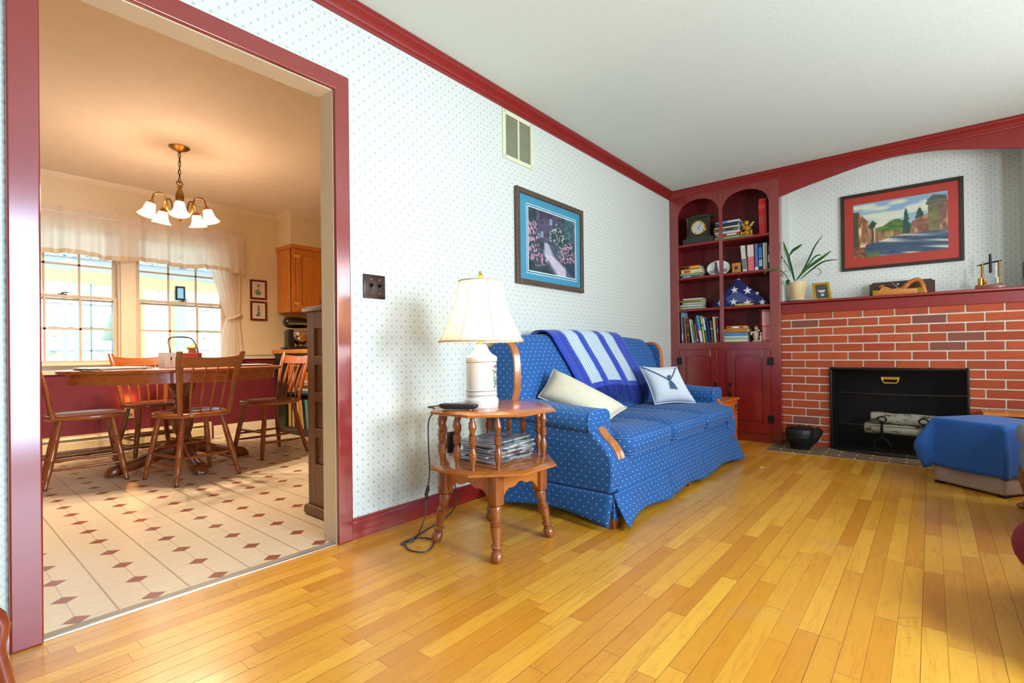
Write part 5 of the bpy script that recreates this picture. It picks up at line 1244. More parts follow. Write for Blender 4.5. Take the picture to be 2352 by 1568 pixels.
# back
def bprof(H):
    return [(-.20, .17), (-.30, .36), (-.325, .44), (-.315, .55), (-.292, .66), (-.262, .77), (-.228, .87), (-.206, H-.03), (-.186, H-.008), (-.160, H), (-.12, H-.004), (-.09, H-.02), (-.075, H-.06), (-.08, .8), (-.13, .5), (-.17, .17)]
rows = []; NB = 40; bx0, bx1 = 2.15, 4.01
for i in range(NB+1):
    u = i/NB; x = lerp(bx0, bx1, u); H = .932+.034*math.sin(math.pi*u)**.8
    e = min(u, 1-u)*NB; sh_ = {0: .86, 1: .96}.get(int(round(e)), 1.0) if e < 2 else 1.0
    tuft = .006*math.cos(u*6*math.pi)
    rows.append([(x, -.18+(y+.18)*sh_+(-tuft if .5 < z < .9 and y < -.2 else 0), .55+(z-.55)*sh_) for y, z in bprof(H)])
MB().ring(rows).build('back', BLUE, sf, ang=60)
# wings
for side in (-1, 1):
    x = SX0 if side < 0 else SX1
    out = cat([(-.262, .545, 0), (-.285, .62, 0), (-.292, .70, 0), (-.290, .78, 0), (-.280, .845, 0), (-.255, .885, 0), (-.215, .905, 0), (-.17, .902, 0), (-.12, .880, 0), (-.085, .875, 0)], 4)
    poly = [(p[0], p[1]) for p in out]+[(-.085, .52), (-.262, .52)]
    a, b = (x, x+.052) if side < 0 else (x-.052, x)
    MB().prism(poly, a, b).build('wing', BLUE, sf, bevel=.012)
    rows = []
    for i, p in enumerate(out):
        q_ = out[min(i+1, len(out)-1)]; o_ = out[max(i-1, 0)]; d = Vector((q_[0]-o_[0], q_[1]-o_[1])).normalized(); nn = Vector((-d.y, d.x))
        row = []
        for (t_, dd) in ((0, -.003), (0, .008), (.009, .013), (.017, .009), (.026, .014), (.035, .009), (.043, .013), (.052, .008), (.052, -.003)):
            row.append((a+t_, p[0]+nn.x*dd, p[1]+nn.y*dd))
        rows.append(row)
    MB().ring(rows).build('wing_show_wood', SWOOD, sf, ang=25)
# skirt panels
def skirtf(x0, x1, flare0, flare1, z0_=.018):
    n = 26
    def fn(u, v):
        x = lerp(x0, x1, u); c = math.sin(math.pi*u)
        fl_ = lerp(flare0, flare1, u)*abs(2*u-1)**1.5; zt, zb = .166, z0_+.018*c
        ex = (x0-.035*v**1.4 if u == 0 and flare0 > .03 else 0)
        xs = x+(.022*(1-u)**6*v if flare0 > .03 else 0)-(.0*u**6*v**1.5 if flare1 > .03 else 0)
        return (xs, -.886-(.012+fl_)*v**1.3-.004*math.sin(u*9)*v, lerp(zt, zb, v))
    return MB().grid(fn, n, 8)
for x0, x1, f0, f1 in ((SX0+.010, 2.742, .055, .016), (2.752, 3.284, .004, .016), (3.294, SX1-.01, .004, .045)):
    o = skirtf(x0, x1, f0, f1).build('skirt_panel', BLUE, sf, solid=.005, ang=60)
for x_, z_, w_ in ((SX0+.01, .045, .075), (2.70, .03, .10), (3.25, .03, .09)): MB().box(x_, x_+w_, -.884, -.870, z_, .166).build('skirt_underlay', BLUE, sf, bevel=.003)
MB().tube([(x_, -.889, .168) for x_ in (SX0+.01, SX1-.01)], .003, 6).build('piping', PIPE, sf)
MB().tube([(SX0-.003, -.88, .168), (SX0-.003, -.20, .168)], .003, 6).build('piping', BLUEP, sf)
for side in (-1, 1):
    x = SX0 if side < 0 else SX1
    def fn(u, v): return (x+side*(.004+.040*v**1.3*abs(2*u-1)**1.5+.004*v), lerp(-.885, -.205, u), lerp(.166, .024+.03*math.sin(math.pi*u), v))
    MB().grid(fn, 22, 8).build('skirt_panel', BLUE, sf, solid=.005, ang=60)
# pillows
def pillow(name, c, th, mat, label, puff=.5, weltm=None, ear=.05):
    P = [Vector(q_) for q_ in c]; nrm = (P[1]-P[0]).cross(P[3]-P[0]).normalized(); N_ = 18; mb = MB()
    def base(u, v):
        # pinch the sides in, leave the corners out
        uu = u+ (0.5-u)*ear*math.sin(math.pi*v)*1.6; vv = v+(0.5-v)*ear*math.sin(math.pi*u)*1.6
        return P[0].lerp(P[1], uu).lerp(P[3].lerp(P[2], uu), vv)
    def h(u, v): return th*((1-abs(2*u-1)**3)*(1-abs(2*v-1)**3))**puff
    for s_ in (-1, 1): mb.grid(lambda u, v: tuple(base(u, v)+nrm*s_*h(u, v)), N_, N_)
    o = mb.build(name, mat, ang=180, merge=True); tag(o, label, 'pillow')
    ed = [base(k/12, 0) for k in range(12)]+[base(1, k/12) for k in range(12)]+[base(1-k/12, 1) for k in range(12)]+[base(0, 1-k/12) for k in range(12)]
    MB().tube([tuple(e) for e in ed], .0045, 7, closed=True).build('welt', weltm or mat, o)
    return o, base, h, nrm
CREAMP = M('cream_pillow_linen', (214, 208, 184), .85, var=.06, bmp=.2, bs=500); WHP = M('white_pillow_cotton', (214, 222, 228), .85, var=.04, bmp=.2, bs=500)
pillow('cream_pillow', [(2.395, -.345, .742), (2.61, -.70, .52), (2.37, -.69, .45), (2.265, -.33, .590)], .085, CREAMP, 'plain cream pillow tipped behind the left sofa arm', .46, None, .03)
po2, base, h, nrm = pillow('white_pillow', [(3.44, -.385, .727), (3.63, -.585, .721), (3.70, -.70, .456), (3.44, -.50, .456)], .062, WHP, 'white pillow with a blue tassel cord at the right end of the sofa')
if nrm.x > 0: nrm = -nrm
CORD = M('steel_blue_cord', (74, 112, 150), .8, var=.2, vs_=200)
def onp(u, v, e=.004): 
    q_ = base(u, v); return tuple(q_+nrm*(h(u, v)+e))
MB().tube([onp(.02, .01)]+[onp(lerp(.02, .52, k/9), lerp(.02, .40, k/9)) for k in range(1, 10)], .0045, 6).tube([onp(lerp(.56, .93, k/9), lerp(.40, .03, k/9)) for k in range(10)], .004, 6).build('cord', CORD, po2)
tp = Vector(onp(.54, .36, .012)); mb = MB().ball(tuple(tp+Vector((0, 0, .012))), (.010, .010, .012)).ball(tuple(tp+Vector((0, 0, -.006))), (.009, .009, .009))
r3 = random.Random(4)
for k in range(26):
    a = r3.uniform(-1, 1); b_ = Vector(onp(.54+a*.10, .66+r3.uniform(-.03, .03), .010)); mb.tube([tuple(tp+Vector((0, 0, -.01))), tuple(tp.lerp(b_, .5)+nrm*.004), tuple(b_)], .0018, 5)
mb.build('tassel', CORD, po2)
# throw blanket
def throwmat():
    m, nt, b = newmat('knitted_throw'); tc = nt.nodes.new('ShaderNodeTexCoord'); s_ = nt.nodes.new('ShaderNodeSeparateXYZ'); nt.links.new(tc.outputs['UV'], s_.inputs[0])
    u, v = X(nt, s_.outputs[0]), X(nt, s_.outputs[1])
    band = (u-.235).ab().lt(.078).mx((u-.49).ab().lt(.102)).mx((u-.765).ab().lt(.078))
    # knitted houndstooth: pale ground with columns of blue stitches
    cu_ = (u*44).fr(); cv = (v*58+(u*44).fl()*.5).fr()
    st = (cu_-.5).ab().lt(.22)*(cv.lt(.55)); edge = (1-((u-.235).ab()/.078).mn(((u-.49).ab()/.102)).mn((u-.765).ab()/.078)).lt(.13)
    n = noise(nt, tc.outputs['UV'], 90, 3, .6)
    dk = mix(nt, n, (14, 40, 150), (34, 76, 196))
    cab_ = (u*1-.10).ab().lt(.03)*((v*40).fr().lt(.4)); dk = mix(nt, cab_*.4, dk, (10, 24, 100))
    lt_ = mix(nt, st*.85, (206, 224, 226), (36, 84, 180)); lt_ = mix(nt, edge*((v*70).fr().lt(.5))*.8, lt_, (50, 130, 190))
    lt_ = mix(nt, v.gt(.92)*.0, lt_, (20, 50, 160))
    nt.links.new(mix(nt, band*(v.lt(.955)), dk, lt_), b.inputs['Base Color']); b.inputs['Roughness'].default_value = .9; b.inputs['Sheen Weight'].default_value = .3
    kn = ((u*88).fr()-.5).ab()+((v*116).fr()-.5).ab()
    bump(nt, b, kn, .5, .003); return m
bpp = [(-.060, .72), (-.058, .86), (-.066, .93), (-.088, .972), (-.12, .988), (-.16, .992), (-.195, .984), (-.222, .955), (-.245, .88), (-.280, .78), (-.310, .68), (-.330, .60)]
def tpath(v):
    L = [0]
    for i in range(1, len(bpp)): L.append(L[-1]+math.dist(bpp[i], bpp[i-1]))
    s_ = v*L[-1]
    for i in range(1, len(bpp)):
        if s_ <= L[i]+1e-9: t_ = (s_-L[i-1])/(L[i]-L[i-1]); return lerp(bpp[i-1][0], bpp[i][0], t_), lerp(bpp[i-1][1], bpp[i][1], t_)
    return bpp[-1]
def tfn(u, v):
    y, z = tpath(v); sl = max(0, (v-.42)/.58)
    x = lerp(2.515, 3.425, u)+lerp(.205, .240, u)*sl
    H = .034*math.sin(math.pi*max(0, min(1, (x-2.15)/1.86)))**.8-.034
    w_ = .006*math.sin(u*19+1)*sl+.004*math.sin(u*41)
    return (x, y-abs(w_)-.002, z+H*(1-sl*.6)-.012*sl*math.sin(u*7+2))
th = MB().grid(tfn, 70, 60).build('knitted_throw', throwmat(), ang=180, solid=.006)
tag(th, 'royal blue knitted throw with three white striped bands over the sofa back', 'blanket')
r4 = random.Random(8); mb = MB()
for k in range(72):
    u = (k+.5)/72; p = Vector(tfn(u, 1.0)); l_ = r4.uniform(.10, .14); dx = r4.uniform(-.012, .022)
    mb.tube([tuple(p), (p.x+dx*.4, p.y-.006-r4.uniform(0, .006), p.z-l_*.5), (p.x+dx, p.y-r4.uniform(.0, .012), p.z-l_)], [.0050, .0044, .0020], 5)
fr_o = mb.build('fringe', M('royal_blue_yarn', (16, 40, 140), .9, var=.25, vs_=90, sheen=.3), th)
# end table right of the sofa
et = thing('orange_end_table', 'small orange wood end table with black drawer pull between sofa and bookcase', 'end table', (4.45, -.42, 0))
ET = wood('orange_pine', (222, 118, 34), (190, 88, 22), 2, .35, .3)
ex1 = 4.66
MB().box(4.13, ex1+.015, -.735, -.19, .408, .425).build('top', ET, et, bevel=.003)
MB().box(4.145, ex1, -.715, -.20, .14, .407).build('drawer_box', ET, et, bevel=.002)
for z0_, z1_ in ((.285, .400), (.150, .275)):
    dr = MB().rbox(4.16, ex1-.012, -.724, -.715, z0_, z1_, .003, 2).build('drawer', ET, et)
    if z0_ > .2: MB().lathe([(.012, 0), (.014, .002), (.005, .006)], n=14, T=Matrix.Translation((ex1-.07, -.7242, .35)) @ Matrix.Rotation(R(90), 4, 'X')).tube([(ex1-.07, -.728, .372), (ex1-.070, -.738, .362), (ex1-.072, -.742, .335), (ex1-.062, -.738, .318), (ex1-.056, -.732, .324)], .0045, 8).build('drawer_pull', BLACK, dr)
    else: MB().ball((4.24, -.729, .22), .009).build('drawer_knob', M('wood_knob', (214, 140, 90), .4), dr)
for x in (4.147, ex1-.032):
    for y in (-.713, -.232): MB().box(x, x+.03, y, y+.03, 0, .14).build('leg', ET, et, bevel=.002)
tag(MB().lathe([(.012, 0), (.014, .001), (.010, .003), (.002, .0035)], tuple(at(1748, 1073, z=.0002)), 10, sx=1.2).build('paper_scrap', M('scrap_white', (214, 206, 200), .7)), 'tiny white scrap lying on the open wood floor before the bookcase', 'scrap')
# ------------------------------------------------------------------ dining chairs
def chair(label, loc, rz):
    t = thing('dining_chair', label, 'chair', (0, 0, 0), 0, 'maple dining chairs round the oval table', local=True)
    # saddle seat, front = +y
    def outl(k, s_=1.0):
        a = 2*math.pi*k/40; c, s2 = math.cos(a), math.sin(a)
        x = .225*(abs(c)**.62)*(1 if c > 0 else -1); y = .215*(abs(s2)**.68)*(1 if s2 > 0 else -1)
        x *= (1.0 if y > 0 else 1-.16*(-y/.215)); return x*s_, y*s_
    rows = []
    for s_, z in ((.93, .428), (.985, .434), (1.0, .446), (.985, .458), (.95, .462)): rows.append([(*outl(k, s_), z) for k in range(40)])
    for s_, z in ((.86, .459), (.7, .452), (.5, .450), (.25, .451), (.05, .452)): rows.append([(*outl(k, s_), z) for k in range(40)])
    MB().ring(rows).build('seat', CHAIRX, t, ang=50)
    def leg_(p0, p1):
        p0, p1 = Vector(p0), Vector(p1); K = [(0, .012), (.05, .013), (.18, .016), (.30, .0185), (.305, .0165), (.315, .0185), (.5, .0195), (.60, .0190), (.605, .017), (.615, .019), (.80, .017), (.86, .015), (.865, .0135), (.875, .015), (1, .0125)]
        m_ = MB().tube([tuple(p0.lerp(p1, k)) for k, r in K], [r for k, r in K], 14); return m_
    F = [((-.150, .135, .435), (-.215, .205, .004)), ((.150, .135, .435), (.215, .205, .004)), ((-.125, -.130, .435), (-.205, -.210, .004)), ((.125, -.130, .435), (.205, -.210, .004))]
    for a, b in F:
        lo_ = leg_(a, b).build('leg', CHAIRW, t)
        b = Vector(b); MB().cyl((b.x, b.y, 0), (b.x, b.y, .008), .0125).build('glide', BLACK, lo_)
    L = lambda i, k: tuple(Vector(F[i][0]).lerp(Vector(F[i][1]), k))
    def rung(p, q_): p, q_ = Vector(p), Vector(q_); return MB().tube([tuple(p.lerp(q_, k)) for k in (0, .12, .5, .88, 1)], [.006, .0085, .0105, .0085, .006], 10)
    for i, j_, k in ((0, 2, .60), (1, 3, .60), (0, 1, .52), (2, 3, .62), (0, 2, .74), (1, 3, .74)):
        if (i, j_) in ((0, 2), (1, 3)) and k > .7: continue
        rung(L(i, k), L(j_, k)).build('stretcher', CHAIRW, t)
    rung(L(0, .72), L(2, .74)).build('stretcher', CHAIRW, t); rung(L(1, .72), L(3, .74)).build('stretcher', CHAIRW, t)
    for s_ in (-1, 1):
        P = cat([(s_*.158, -.165, .445), (s_*.168, -.185, .55), (s_*.178, -.205, .66), (s_*.190, -.232, .77), (s_*.206, -.272, .872)], 4); n = len(P)
        rows = []
        for i, p in enumerate(P):
            u = i/(n-1); w_ = lerp(.0155, .024, min(1, u*1.5)) if u < .9 else .019; d_ = lerp(.0155, .010, min(1, u*1.6))
            rows.append([(p[0]+w_*math.cos(a), p[1]+d_*math.sin(a), p[2]) for a in [2*math.pi*k/12 for k in range(12)]])
        MB().ring(rows).build('back_post', CHAIRW, t, ang=60)
    def yb(x, z): return lerp(-.165, -.272, ((z-.445)/.427)**1.3)-.030*(1-(x/.2)**2)*max(0, (z-.5)/.35)
    mb = MB(); rows = []
    for i in range(17):
        x = lerp(-.196, .196, i/16); zt = .848-.012*(1-(x/.196)**2)*1.4; zb = .772-.008*(1-(x/.196)**2)
        rows.append([(x, yb(x, zb)-.007, zb), (x, yb(x, zb)+.007, zb), (x, yb(x, zt)+.006, zt), (x, yb(x, zt)-.006, zt)])
    mb.ring(rows).build('top_rail', CHAIRX, t, bevel=.003)
    for k in (-1.5, -.5, .5, 1.5):
        x0_, x1_ = k*.064, k*.078
        P = [(x0_, -.165-.004, .448), (lerp(x0_, x1_, .3), yb(x0_, .545), .545), (lerp(x0_, x1_, .65), yb(x1_, .66), .66), (x1_, yb(x1_, .785), .785)]
        MB().tube(cat(P, 4), [.0062, .0075, .0085, .0095, .0105, .0125, .0135, .013, .012, .010, .008, .0068, .006], 8, flat=.7).build('spindle', CHAIRW, t)
    t.location = loc; t.rotation_euler = (0, 0, rz); return t
c0 = chair('wooden spindle-back dining chair nearest the doorway with its back to us', (1.262, 1.945, 0), R(8))
def more(label, loc, rz):
    c = copy_tree(c0); c['label'] = label; c.location = loc; c.rotation_euler = (0, 0, rz); return c
more('wooden spindle-back dining chair at the left end of the table, half behind the doorframe', (.765, 2.465, 0), R(-96))
more('wooden spindle-back dining chair behind the table against the window wall', (1.30, 2.985, 0), R(187))
more('wooden spindle-back dining chair at the right end of the table by the oak cabinet', (1.985, 2.36, 0), R(97))
# ------------------------------------------------------------------ oval table
tbx, tby = 1.345, 2.43
dt = thing('oval_dining_table', 'oval wooden pedestal dining table under the chandelier', 'table', (tbx, tby, 0))
def oval(a, b, z, n=64, p=1.0): return [(tbx+a*math.cos(2*math.pi*k/n), tby+b*math.sin(2*math.pi*k/n), z) for k in range(n)]
TA, TB_ = .735, .53
MB().ring([oval(TA-.015, TB_-.015, .728), oval(TA-.003, TB_-.003, .733), oval(TA, TB_, .742), oval(TA-.003, TB_-.003, .751), oval(TA-.014, TB_-.014, .755)]).build('table_top', CHAIRX, dt, ang=40)
MB().ring([oval(TA-.065, TB_-.065, .655), oval(TA-.058, TB_-.058, .657), oval(TA-.058, TB_-.058, .7275)]).build('apron', CHAIRX, dt, ang=40)
DT2 = wood('pedestal_wood', (138, 70, 28), (98, 44, 16), 2, .3, .4)
MB().lathe([(.065, .10), (.085, .13), (.09, .17), (.05, .20), (.042, .23), (.058, .26), (.072, .31), (.075, .38), (.064, .44), (.048, .47), (.062, .485), (.050, .50), (.066, .515), (.050, .53), (.070, .56), (.084, .60), (.09, .655)], (tbx, tby, 0), 28).build('pedestal', DT2, dt)
for a in (R(183), R(267), R(3), R(87)):
    d = Vector((math.cos(a), math.sin(a), 0)); s2_ = Vector((-d.y, d.x, 0)); rows = []
    for r, zt, zb, w_ in ((.05, .20, .10, .040), (.12, .185, .085, .038), (.20, .140, .055, .036), (.30, .100, .030, .034), (.37, .085, .018, .036), (.41, .082, .002, .042), (.45, .070, .0, .044), (.475, .045, .0, .038), (.485, .020, .006, .030)):
        c = Vector((tbx, tby, 0))+d*r
        rows.append([tuple(c+s2_*w_*k+Vector((0, 0, z))) for k, z in ((-1, lerp(zb, zt, .15)), (-.8, zb), (.8, zb), (1, lerp(zb, zt, .15)), (1, lerp(zb, zt, .75)), (.55, zt), (-.55, zt), (-1, lerp(zb, zt, .75)))])
    MB().ring(rows).build('foot', DT2, dt, ang=50)
# things on the table
TZ = .7556
def papers(x, y, rz, w_, l_, n, label, cols):
    t = thing('placemat_papers', label, 'papers', (x, y, TZ)); z = TZ
    for k in range(n):
        T = Trs((x+rnd.uniform(-.03, .03), y+rnd.uniform(-.03, .03), z), rz+R(rnd.uniform(-14, 14)))
        MB().box(-w_/2, w_/2, -l_/2, l_/2, 0, .0022, 0, T).build('sheet', M('sheet_%s_%d' % (label[:5], k), cols[k % len(cols)], .5, var=.35, vs_=30), t); z += .0028
    return t
papers(.885, 2.36, R(10), .32, .40, 6, 'spread of papers and place mats on the left end of the dining table', [(220, 206, 180), (90, 100, 120), (214, 190, 160), (60, 70, 80), (226, 226, 224)])
papers(1.80, 2.38, R(-12), .30, .38, 5, 'spread of white papers on the right end of the dining table', [(226, 222, 214), (190, 196, 206), (230, 214, 180)])
cdy = thing('napkin_caddy', 'red and white handled wooden caddy standing in the middle of the dining table', 'caddy', (1.335, 2.40, TZ))
cx0, cx1, cyy = 1.205, 1.445, 2.40
MB().box(cx0, cx1, cyy-.08, cyy-.07, TZ, TZ+.11).box(cx0, cx1, cyy+.07, cyy+.08, TZ, TZ+.11).box(cx0+.01, cx1-.01, cyy-.07, cyy+.07, TZ, TZ+.01).build('tray', M('painted_caddy_red', (150, 44, 34), .5, var=.2), cdy, bevel=.002)
MB().box(cx0-.003, cx0+.007, cyy-.0801, cyy+.08, TZ, TZ+.115).box(cx0-.003, cx0+.09, cyy-.0825, cyy-.0801, TZ+.002, TZ+.114).build('end_panel', M('caddy_pale_grey', (190, 196, 200), .5), cdy)
MB().box(cx1-.007, cx1+.003, cyy-.08, cyy+.08, TZ, TZ+.115).build('end_panel', M('caddy_pale_grey', (190, 196, 200), .5), cdy)
MB().tube(cat([(cx0+.035, cyy-.085, TZ+.06), (cx0+.035, cyy-.06, TZ+.13), (cx0+.04, cyy, TZ+.205), (cx0+.07, cyy, TZ+.232), (cx1-.07, cyy, TZ+.232), (cx1-.03, cyy, TZ+.205), (cx1-.02, cyy-.06, TZ+.13), (cx1-.02, cyy-.085, TZ+.06)], 5), .005, 8).build('handle', BLACK, cdy)
pm_ = MB().lathe([(.030, 0), (.030, .01), (.024, .03), (.026, .10), (.030, .115), (.024, .12), (.022, .125), (.034, .132), (.038, .142), (.030, .156), (.010, .162), (.003, .165), (.005, .170), (.001, .180)], (1.405, 2.40, TZ+.0102), 20).build('pepper_mill', wood('mill_wood', (206, 146, 84), (170, 108, 54), 2, .35, .3)); tag(pm_, 'turned light wooden pepper mill standing in the caddy', 'pepper mill')
bw = MB().lathe([(.04, 0), (.05, .004), (.09, .03), (.12, .05), (.117, .052), (.08, .03), (.04, .008)], (1.60, 2.60, TZ), 28).build('glass_bowl', M('pale_blue_glass', (170, 200, 214), .15, coat=.5)); tag(bw, 'shallow pale blue bowl on the table behind the nearest chair', 'bowl')

# ------------------------------------------------------------------ chandelier
hx_, hy_ = 1.285, 2.25
ch = thing('chandelier', 'antique brass five-arm chandelier with lit frosted glass bell shades', 'chandelier', (hx_, hy_, 1.80))
MB().lathe([(.068, DC-.0005), (.068, DC-.006), (.058, DC-.014), (.040, DC-.024), (.014, DC-.032), (.008, DC-.045)], (hx_, hy_, 0), 32).build('canopy', ABRASS, ch)
mb = MB(); zc_ = DC-.045; k = 0
while zc_ > 2.165:
    pts = [((math.cos(a)*.0085, 0) if k % 2 == 0 else (0, math.cos(a)*.0085)) + (math.sin(a)*.019,) for a in [2*math.pi*j/14 for j in range(14)]]
    mb.tube([(hx_+p[0], hy_+p[1], zc_-.019+p[2]) for p in pts], .0024, 6, closed=True); zc_ -= .031; k += 1
mb.tube([(hx_, hy_, DC-.04), (hx_+.006, hy_, 2.30), (hx_-.005, hy_, 2.22), (hx_, hy_, 2.13)], .0022, 5)
mb.build('chain', BRONZE, ch)
MB().tube([(hx_+.020*math.cos(a), hy_+.008*math.sin(a), 2.130+.018*math.sin(a)) for a in [2*math.pi*j/18 for j in range(18)]], .0045, 8, closed=True).lathe([(.018, 2.105), (.020, 2.100), (.018, 2.094), (.010, 2.090), (.020, 2.070), (.028, 2.040), (.028, 2.015), (.016, 1.97), (.012, 1.94), (.020, 1.92), (.034, 1.905), (.036, 1.89), (.026, 1.875), (.010, 1.865), (.014, 1.855), (.002, 1.845)], (hx_, hy_, 0), 20).build('hub', ABRASS, ch)
m, nt, b = newmat('lit_frosted_glass'); b.inputs['Base Color'].default_value = lin((255, 240, 214)); b.inputs['Roughness'].default_value = .35
lw = nt.nodes.new('ShaderNodeLayerWeight'); lw.inputs[0].default_value = .5
b.inputs['Emission Color'].default_value = (1.0, .78, .46, 1); b.inputs['Emission Strength'].default_value = 1.6; GLOW = m
out = [n for n in nt.nodes if n.type == 'OUTPUT_MATERIAL'][0]; tr = nt.nodes.new('ShaderNodeBsdfTranslucent'); tr.inputs[0].default_value = (1, .9, .75, 1); tp_ = nt.nodes.new('ShaderNodeBsdfTransparent')
m1 = nt.nodes.new('ShaderNodeMixShader'); m1.inputs[0].default_value = .5; nt.links.new(b.outputs[0], m1.inputs[1]); nt.links.new(tr.outputs[0], m1.inputs[2])
m2 = nt.nodes.new('ShaderNodeMixShader'); m2.inputs[0].default_value = .22; nt.links.new(m1.outputs[0], m2.inputs[1]); nt.links.new(tp_.outputs[0], m2.inputs[2]); nt.links.new(m2.outputs[0], out.inputs[0])
rim = M('amber_glass_rim', (236, 190, 120), .25, coat=.4)
for k in range(5):
    a = R(253)+k*2*math.pi/5; d = Vector((math.cos(a), math.sin(a), 0))
    P = cat([tuple(Vector((hx_, hy_, z))+d*r) for r, z in ((.024, 1.895), (.052, 1.885), (.078, 1.925), (.084, 1.975), (.102, 2.020), (.134, 2.030), (.162, 2.010), (.173, 1.975), (.175, 1.962))], 4)
    am = MB().tube(P, .0065, 8).build('arm', ABRASS, ch)
    c = Vector((hx_, hy_, 0))+d*.176
    tl_ = Matrix.Translation((c.x, c.y, 1.962)) @ Matrix.Rotation(R(14), 4, Vector((d.y, -d.x, 0))) @ Matrix.Scale(.86, 4)
    MB().lathe([(.008, .004), (.014, 0), (.026, -.012), (.031, -.026), (.030, -.030)], n=20, T=tl_).build('socket_cap', ABRASS, am)
    prof = [(.029, -.026), (.033, -.034), (.036, -.050), (.039, -.072), (.046, -.094), (.056, -.112), (.068, -.124), (.072, -.128)]
    sh = MB().lathe(prof, n=26, T=tl_, cap=False).build('glass_shade', GLOW, am, solid=.0025, ang=70)
    MB().tube([tuple(tl_ @ Vector((.073*math.cos(2*math.pi*j/26), .073*math.sin(2*math.pi*j/26), -.129))) for j in range(26)], .0024, 6, closed=True).build('shade_rim', rim, sh)
    point('chandelier_bulb', tuple(tl_ @ Vector((0, 0, -.085))), 34.0, (1, .77, .54), .02, am)
# ------------------------------------------------------------------ valance and curtain
CUR = sheer('sheer_curtain', (250, 242, 232), .12, .6)
r5 = random.Random(2); ph = [r5.uniform(0, 6.3) for _ in range(6)]
def val(u, v):
    x = lerp(.28, 2.245, u); f = math.sin(u*120+ph[0])*.5+math.sin(u*73+ph[1])*.35+math.sin(u*41+ph[2])*.4
    z = lerp(2.105, 1.705, v)+(.012*math.sin(u*170) if v < .01 else 0)
    pinch = math.exp(-((v-.13)/.05)**2)
    return (x, YW-.098-.042*f*(.35+.65*v)*(1-.75*pinch), z+.012*math.sin(u*23+1)*v)
va = MB().grid(val, 300, 14).build('window_valance', CUR, ang=180); tag(va, 'gathered sheer cream valance across both dining windows', 'valance')
hm_ = MB().grid(lambda u, v: tuple(Vector(val(u, .9+.1*v))+Vector((0, -.0012, 0))), 300, 2).build('hem', sheer('sheer_hem', (236, 216, 186), .05, .4), va, ang=180)
MB().cyl((.28, YW-.098, 2.053), (2.25, YW-.098, 2.053), .003).build('rod', WHITE, va)
def cur(u, v):
    zt, zb, zk = 2.085, .800, 1.235
    z = lerp(zt, zb, v)
    if z > zk: t_ = (zt-z)/(zt-zk); xl = lerp(1.88, 2.085, t_**1.5); xr = lerp(2.245, 2.215, t_**2)
    else: t_ = (zk-z)/(zk-zb); xl = lerp(2.085, 1.985, min(1, t_*1.15)**.8); xr = lerp(2.215, 2.255, t_)
    amp = .016*(.4+.6*abs(z-zk)/.5)
    return (lerp(xl, xr, u), YW-.040-amp*math.sin(u*46+z*1.5)*.8-amp*.5*math.sin(u*21), z)
c1 = MB().grid(cur, 90, 50).build('window_curtain', CUR, ang=180); tag(c1, 'sheer white curtain tied back at the right of the dining window', 'curtain')
tbk = cat([(2.085, YW-.075, 1.225), (2.12, YW-.08, 1.232), (2.17, YW-.075, 1.250), (2.215, YW-.055, 1.275), (2.235, YW-.02, 1.29)], 5)
MB().tube(tbk, .012, 8, flat=.4).build('tieback', M('cream_tieback', (226, 204, 170), .8), c1)
# ------------------------------------------------------------------ botanical pictures, heater, nightlight
def botan(z0, z1, label, fn):
    t = thing('botanical_picture', label, 'picture', (2.427, YW, z0)); x0, x1 = 2.339, 2.515; w_ = .020
    MB().box(x0, x0+w_, YW-.016, YW-.0005, z0, z1).box(x1-w_, x1, YW-.016, YW-.0005, z0, z1).box(x0+w_, x1-w_, YW-.016, YW-.0005, z0, z0+w_).box(x0+w_, x1-w_, YW-.016, YW-.0005, z1-w_, z1).build('frame', M('mahogany_frame', (100, 28, 22), .35, coat=.3), t, bevel=.002)
    MB().box(x0+w_, x1-w_, YW-.008, YW-.004, z0+w_, z1-w_).build('mat_board', M('pale_mat', (226, 216, 196), .6, var=.03), t)
    canvas('print', (x0+.038, YW-.0088, z0+.036), (x1-x0-.076, 0, 0), (0, 0, z1-z0-.072), fn, 30, 40, PM, t)
def bot1(u, v):
    c = (216, 204, 176)
    if math.hypot(u-.5, (v-.82)*1.2) < .13: c = (140, 90, 100)
    if abs(u-.52) < .03 and .3 < v < .8: c = (110, 124, 96)
    if math.hypot((u-.45)/1.6, (v-.28)) < .16+.08*nz(u*12, v*12): c = (112, 134, 112)
    return c
def bot2(u, v):
    c = (216, 204, 176)
    if abs(u-.5) < .11*(1.0-abs(v-.62)*1.9)+.03*nz(u*20, v*20) and .35 < v < .98: c = (124, 116, 140)
    if abs(u-.5) < .28*nz(u*14, v*10) and .05 < v < .4: c = (96, 124, 96)
    return c
botan(1.452, 1.664, 'upper small botanical print in a red-brown frame beside the curtain', bot1)
botan(1.222, 1.432, 'lower small botanical print in a red-brown frame beside the curtain', bot2)
ht = thing('baseboard_heater', 'long cream metal baseboard heater under the dining windows', 'heater', (.9, YW-.03, 0))
HM = M('cream_heater_metal', (220, 200, 150), .4, var=.04)
MB().prism([(YW-.001, .02), (YW-.001, .175), (YW-.045, .165), (YW-.055, .150), (YW-.050, .148), (YW-.018, .150), (YW-.018, .02)], -.6, 1.90, 'x').build('back_panel', HM, ht)
MB().prism([(YW-.058, .045), (YW-.062, .050), (YW-.062, .118), (YW-.052, .128), (YW-.050, .126), (YW-.057, .116), (YW-.057, .052)], -.6, 1.90, 'x').build('front_panel', HM, ht)
MB().box(-.6, 1.90, YW-.05, YW-.02, .012, .040).build('fins', M('heater_brown_fins', (120, 96, 60), .5, .5), ht)  # fins darker brown than the casing
MB().box(1.90, 1.935, YW-.064, YW-.001, .005, .178).build('end_cap', HM, ht, bevel=.003)
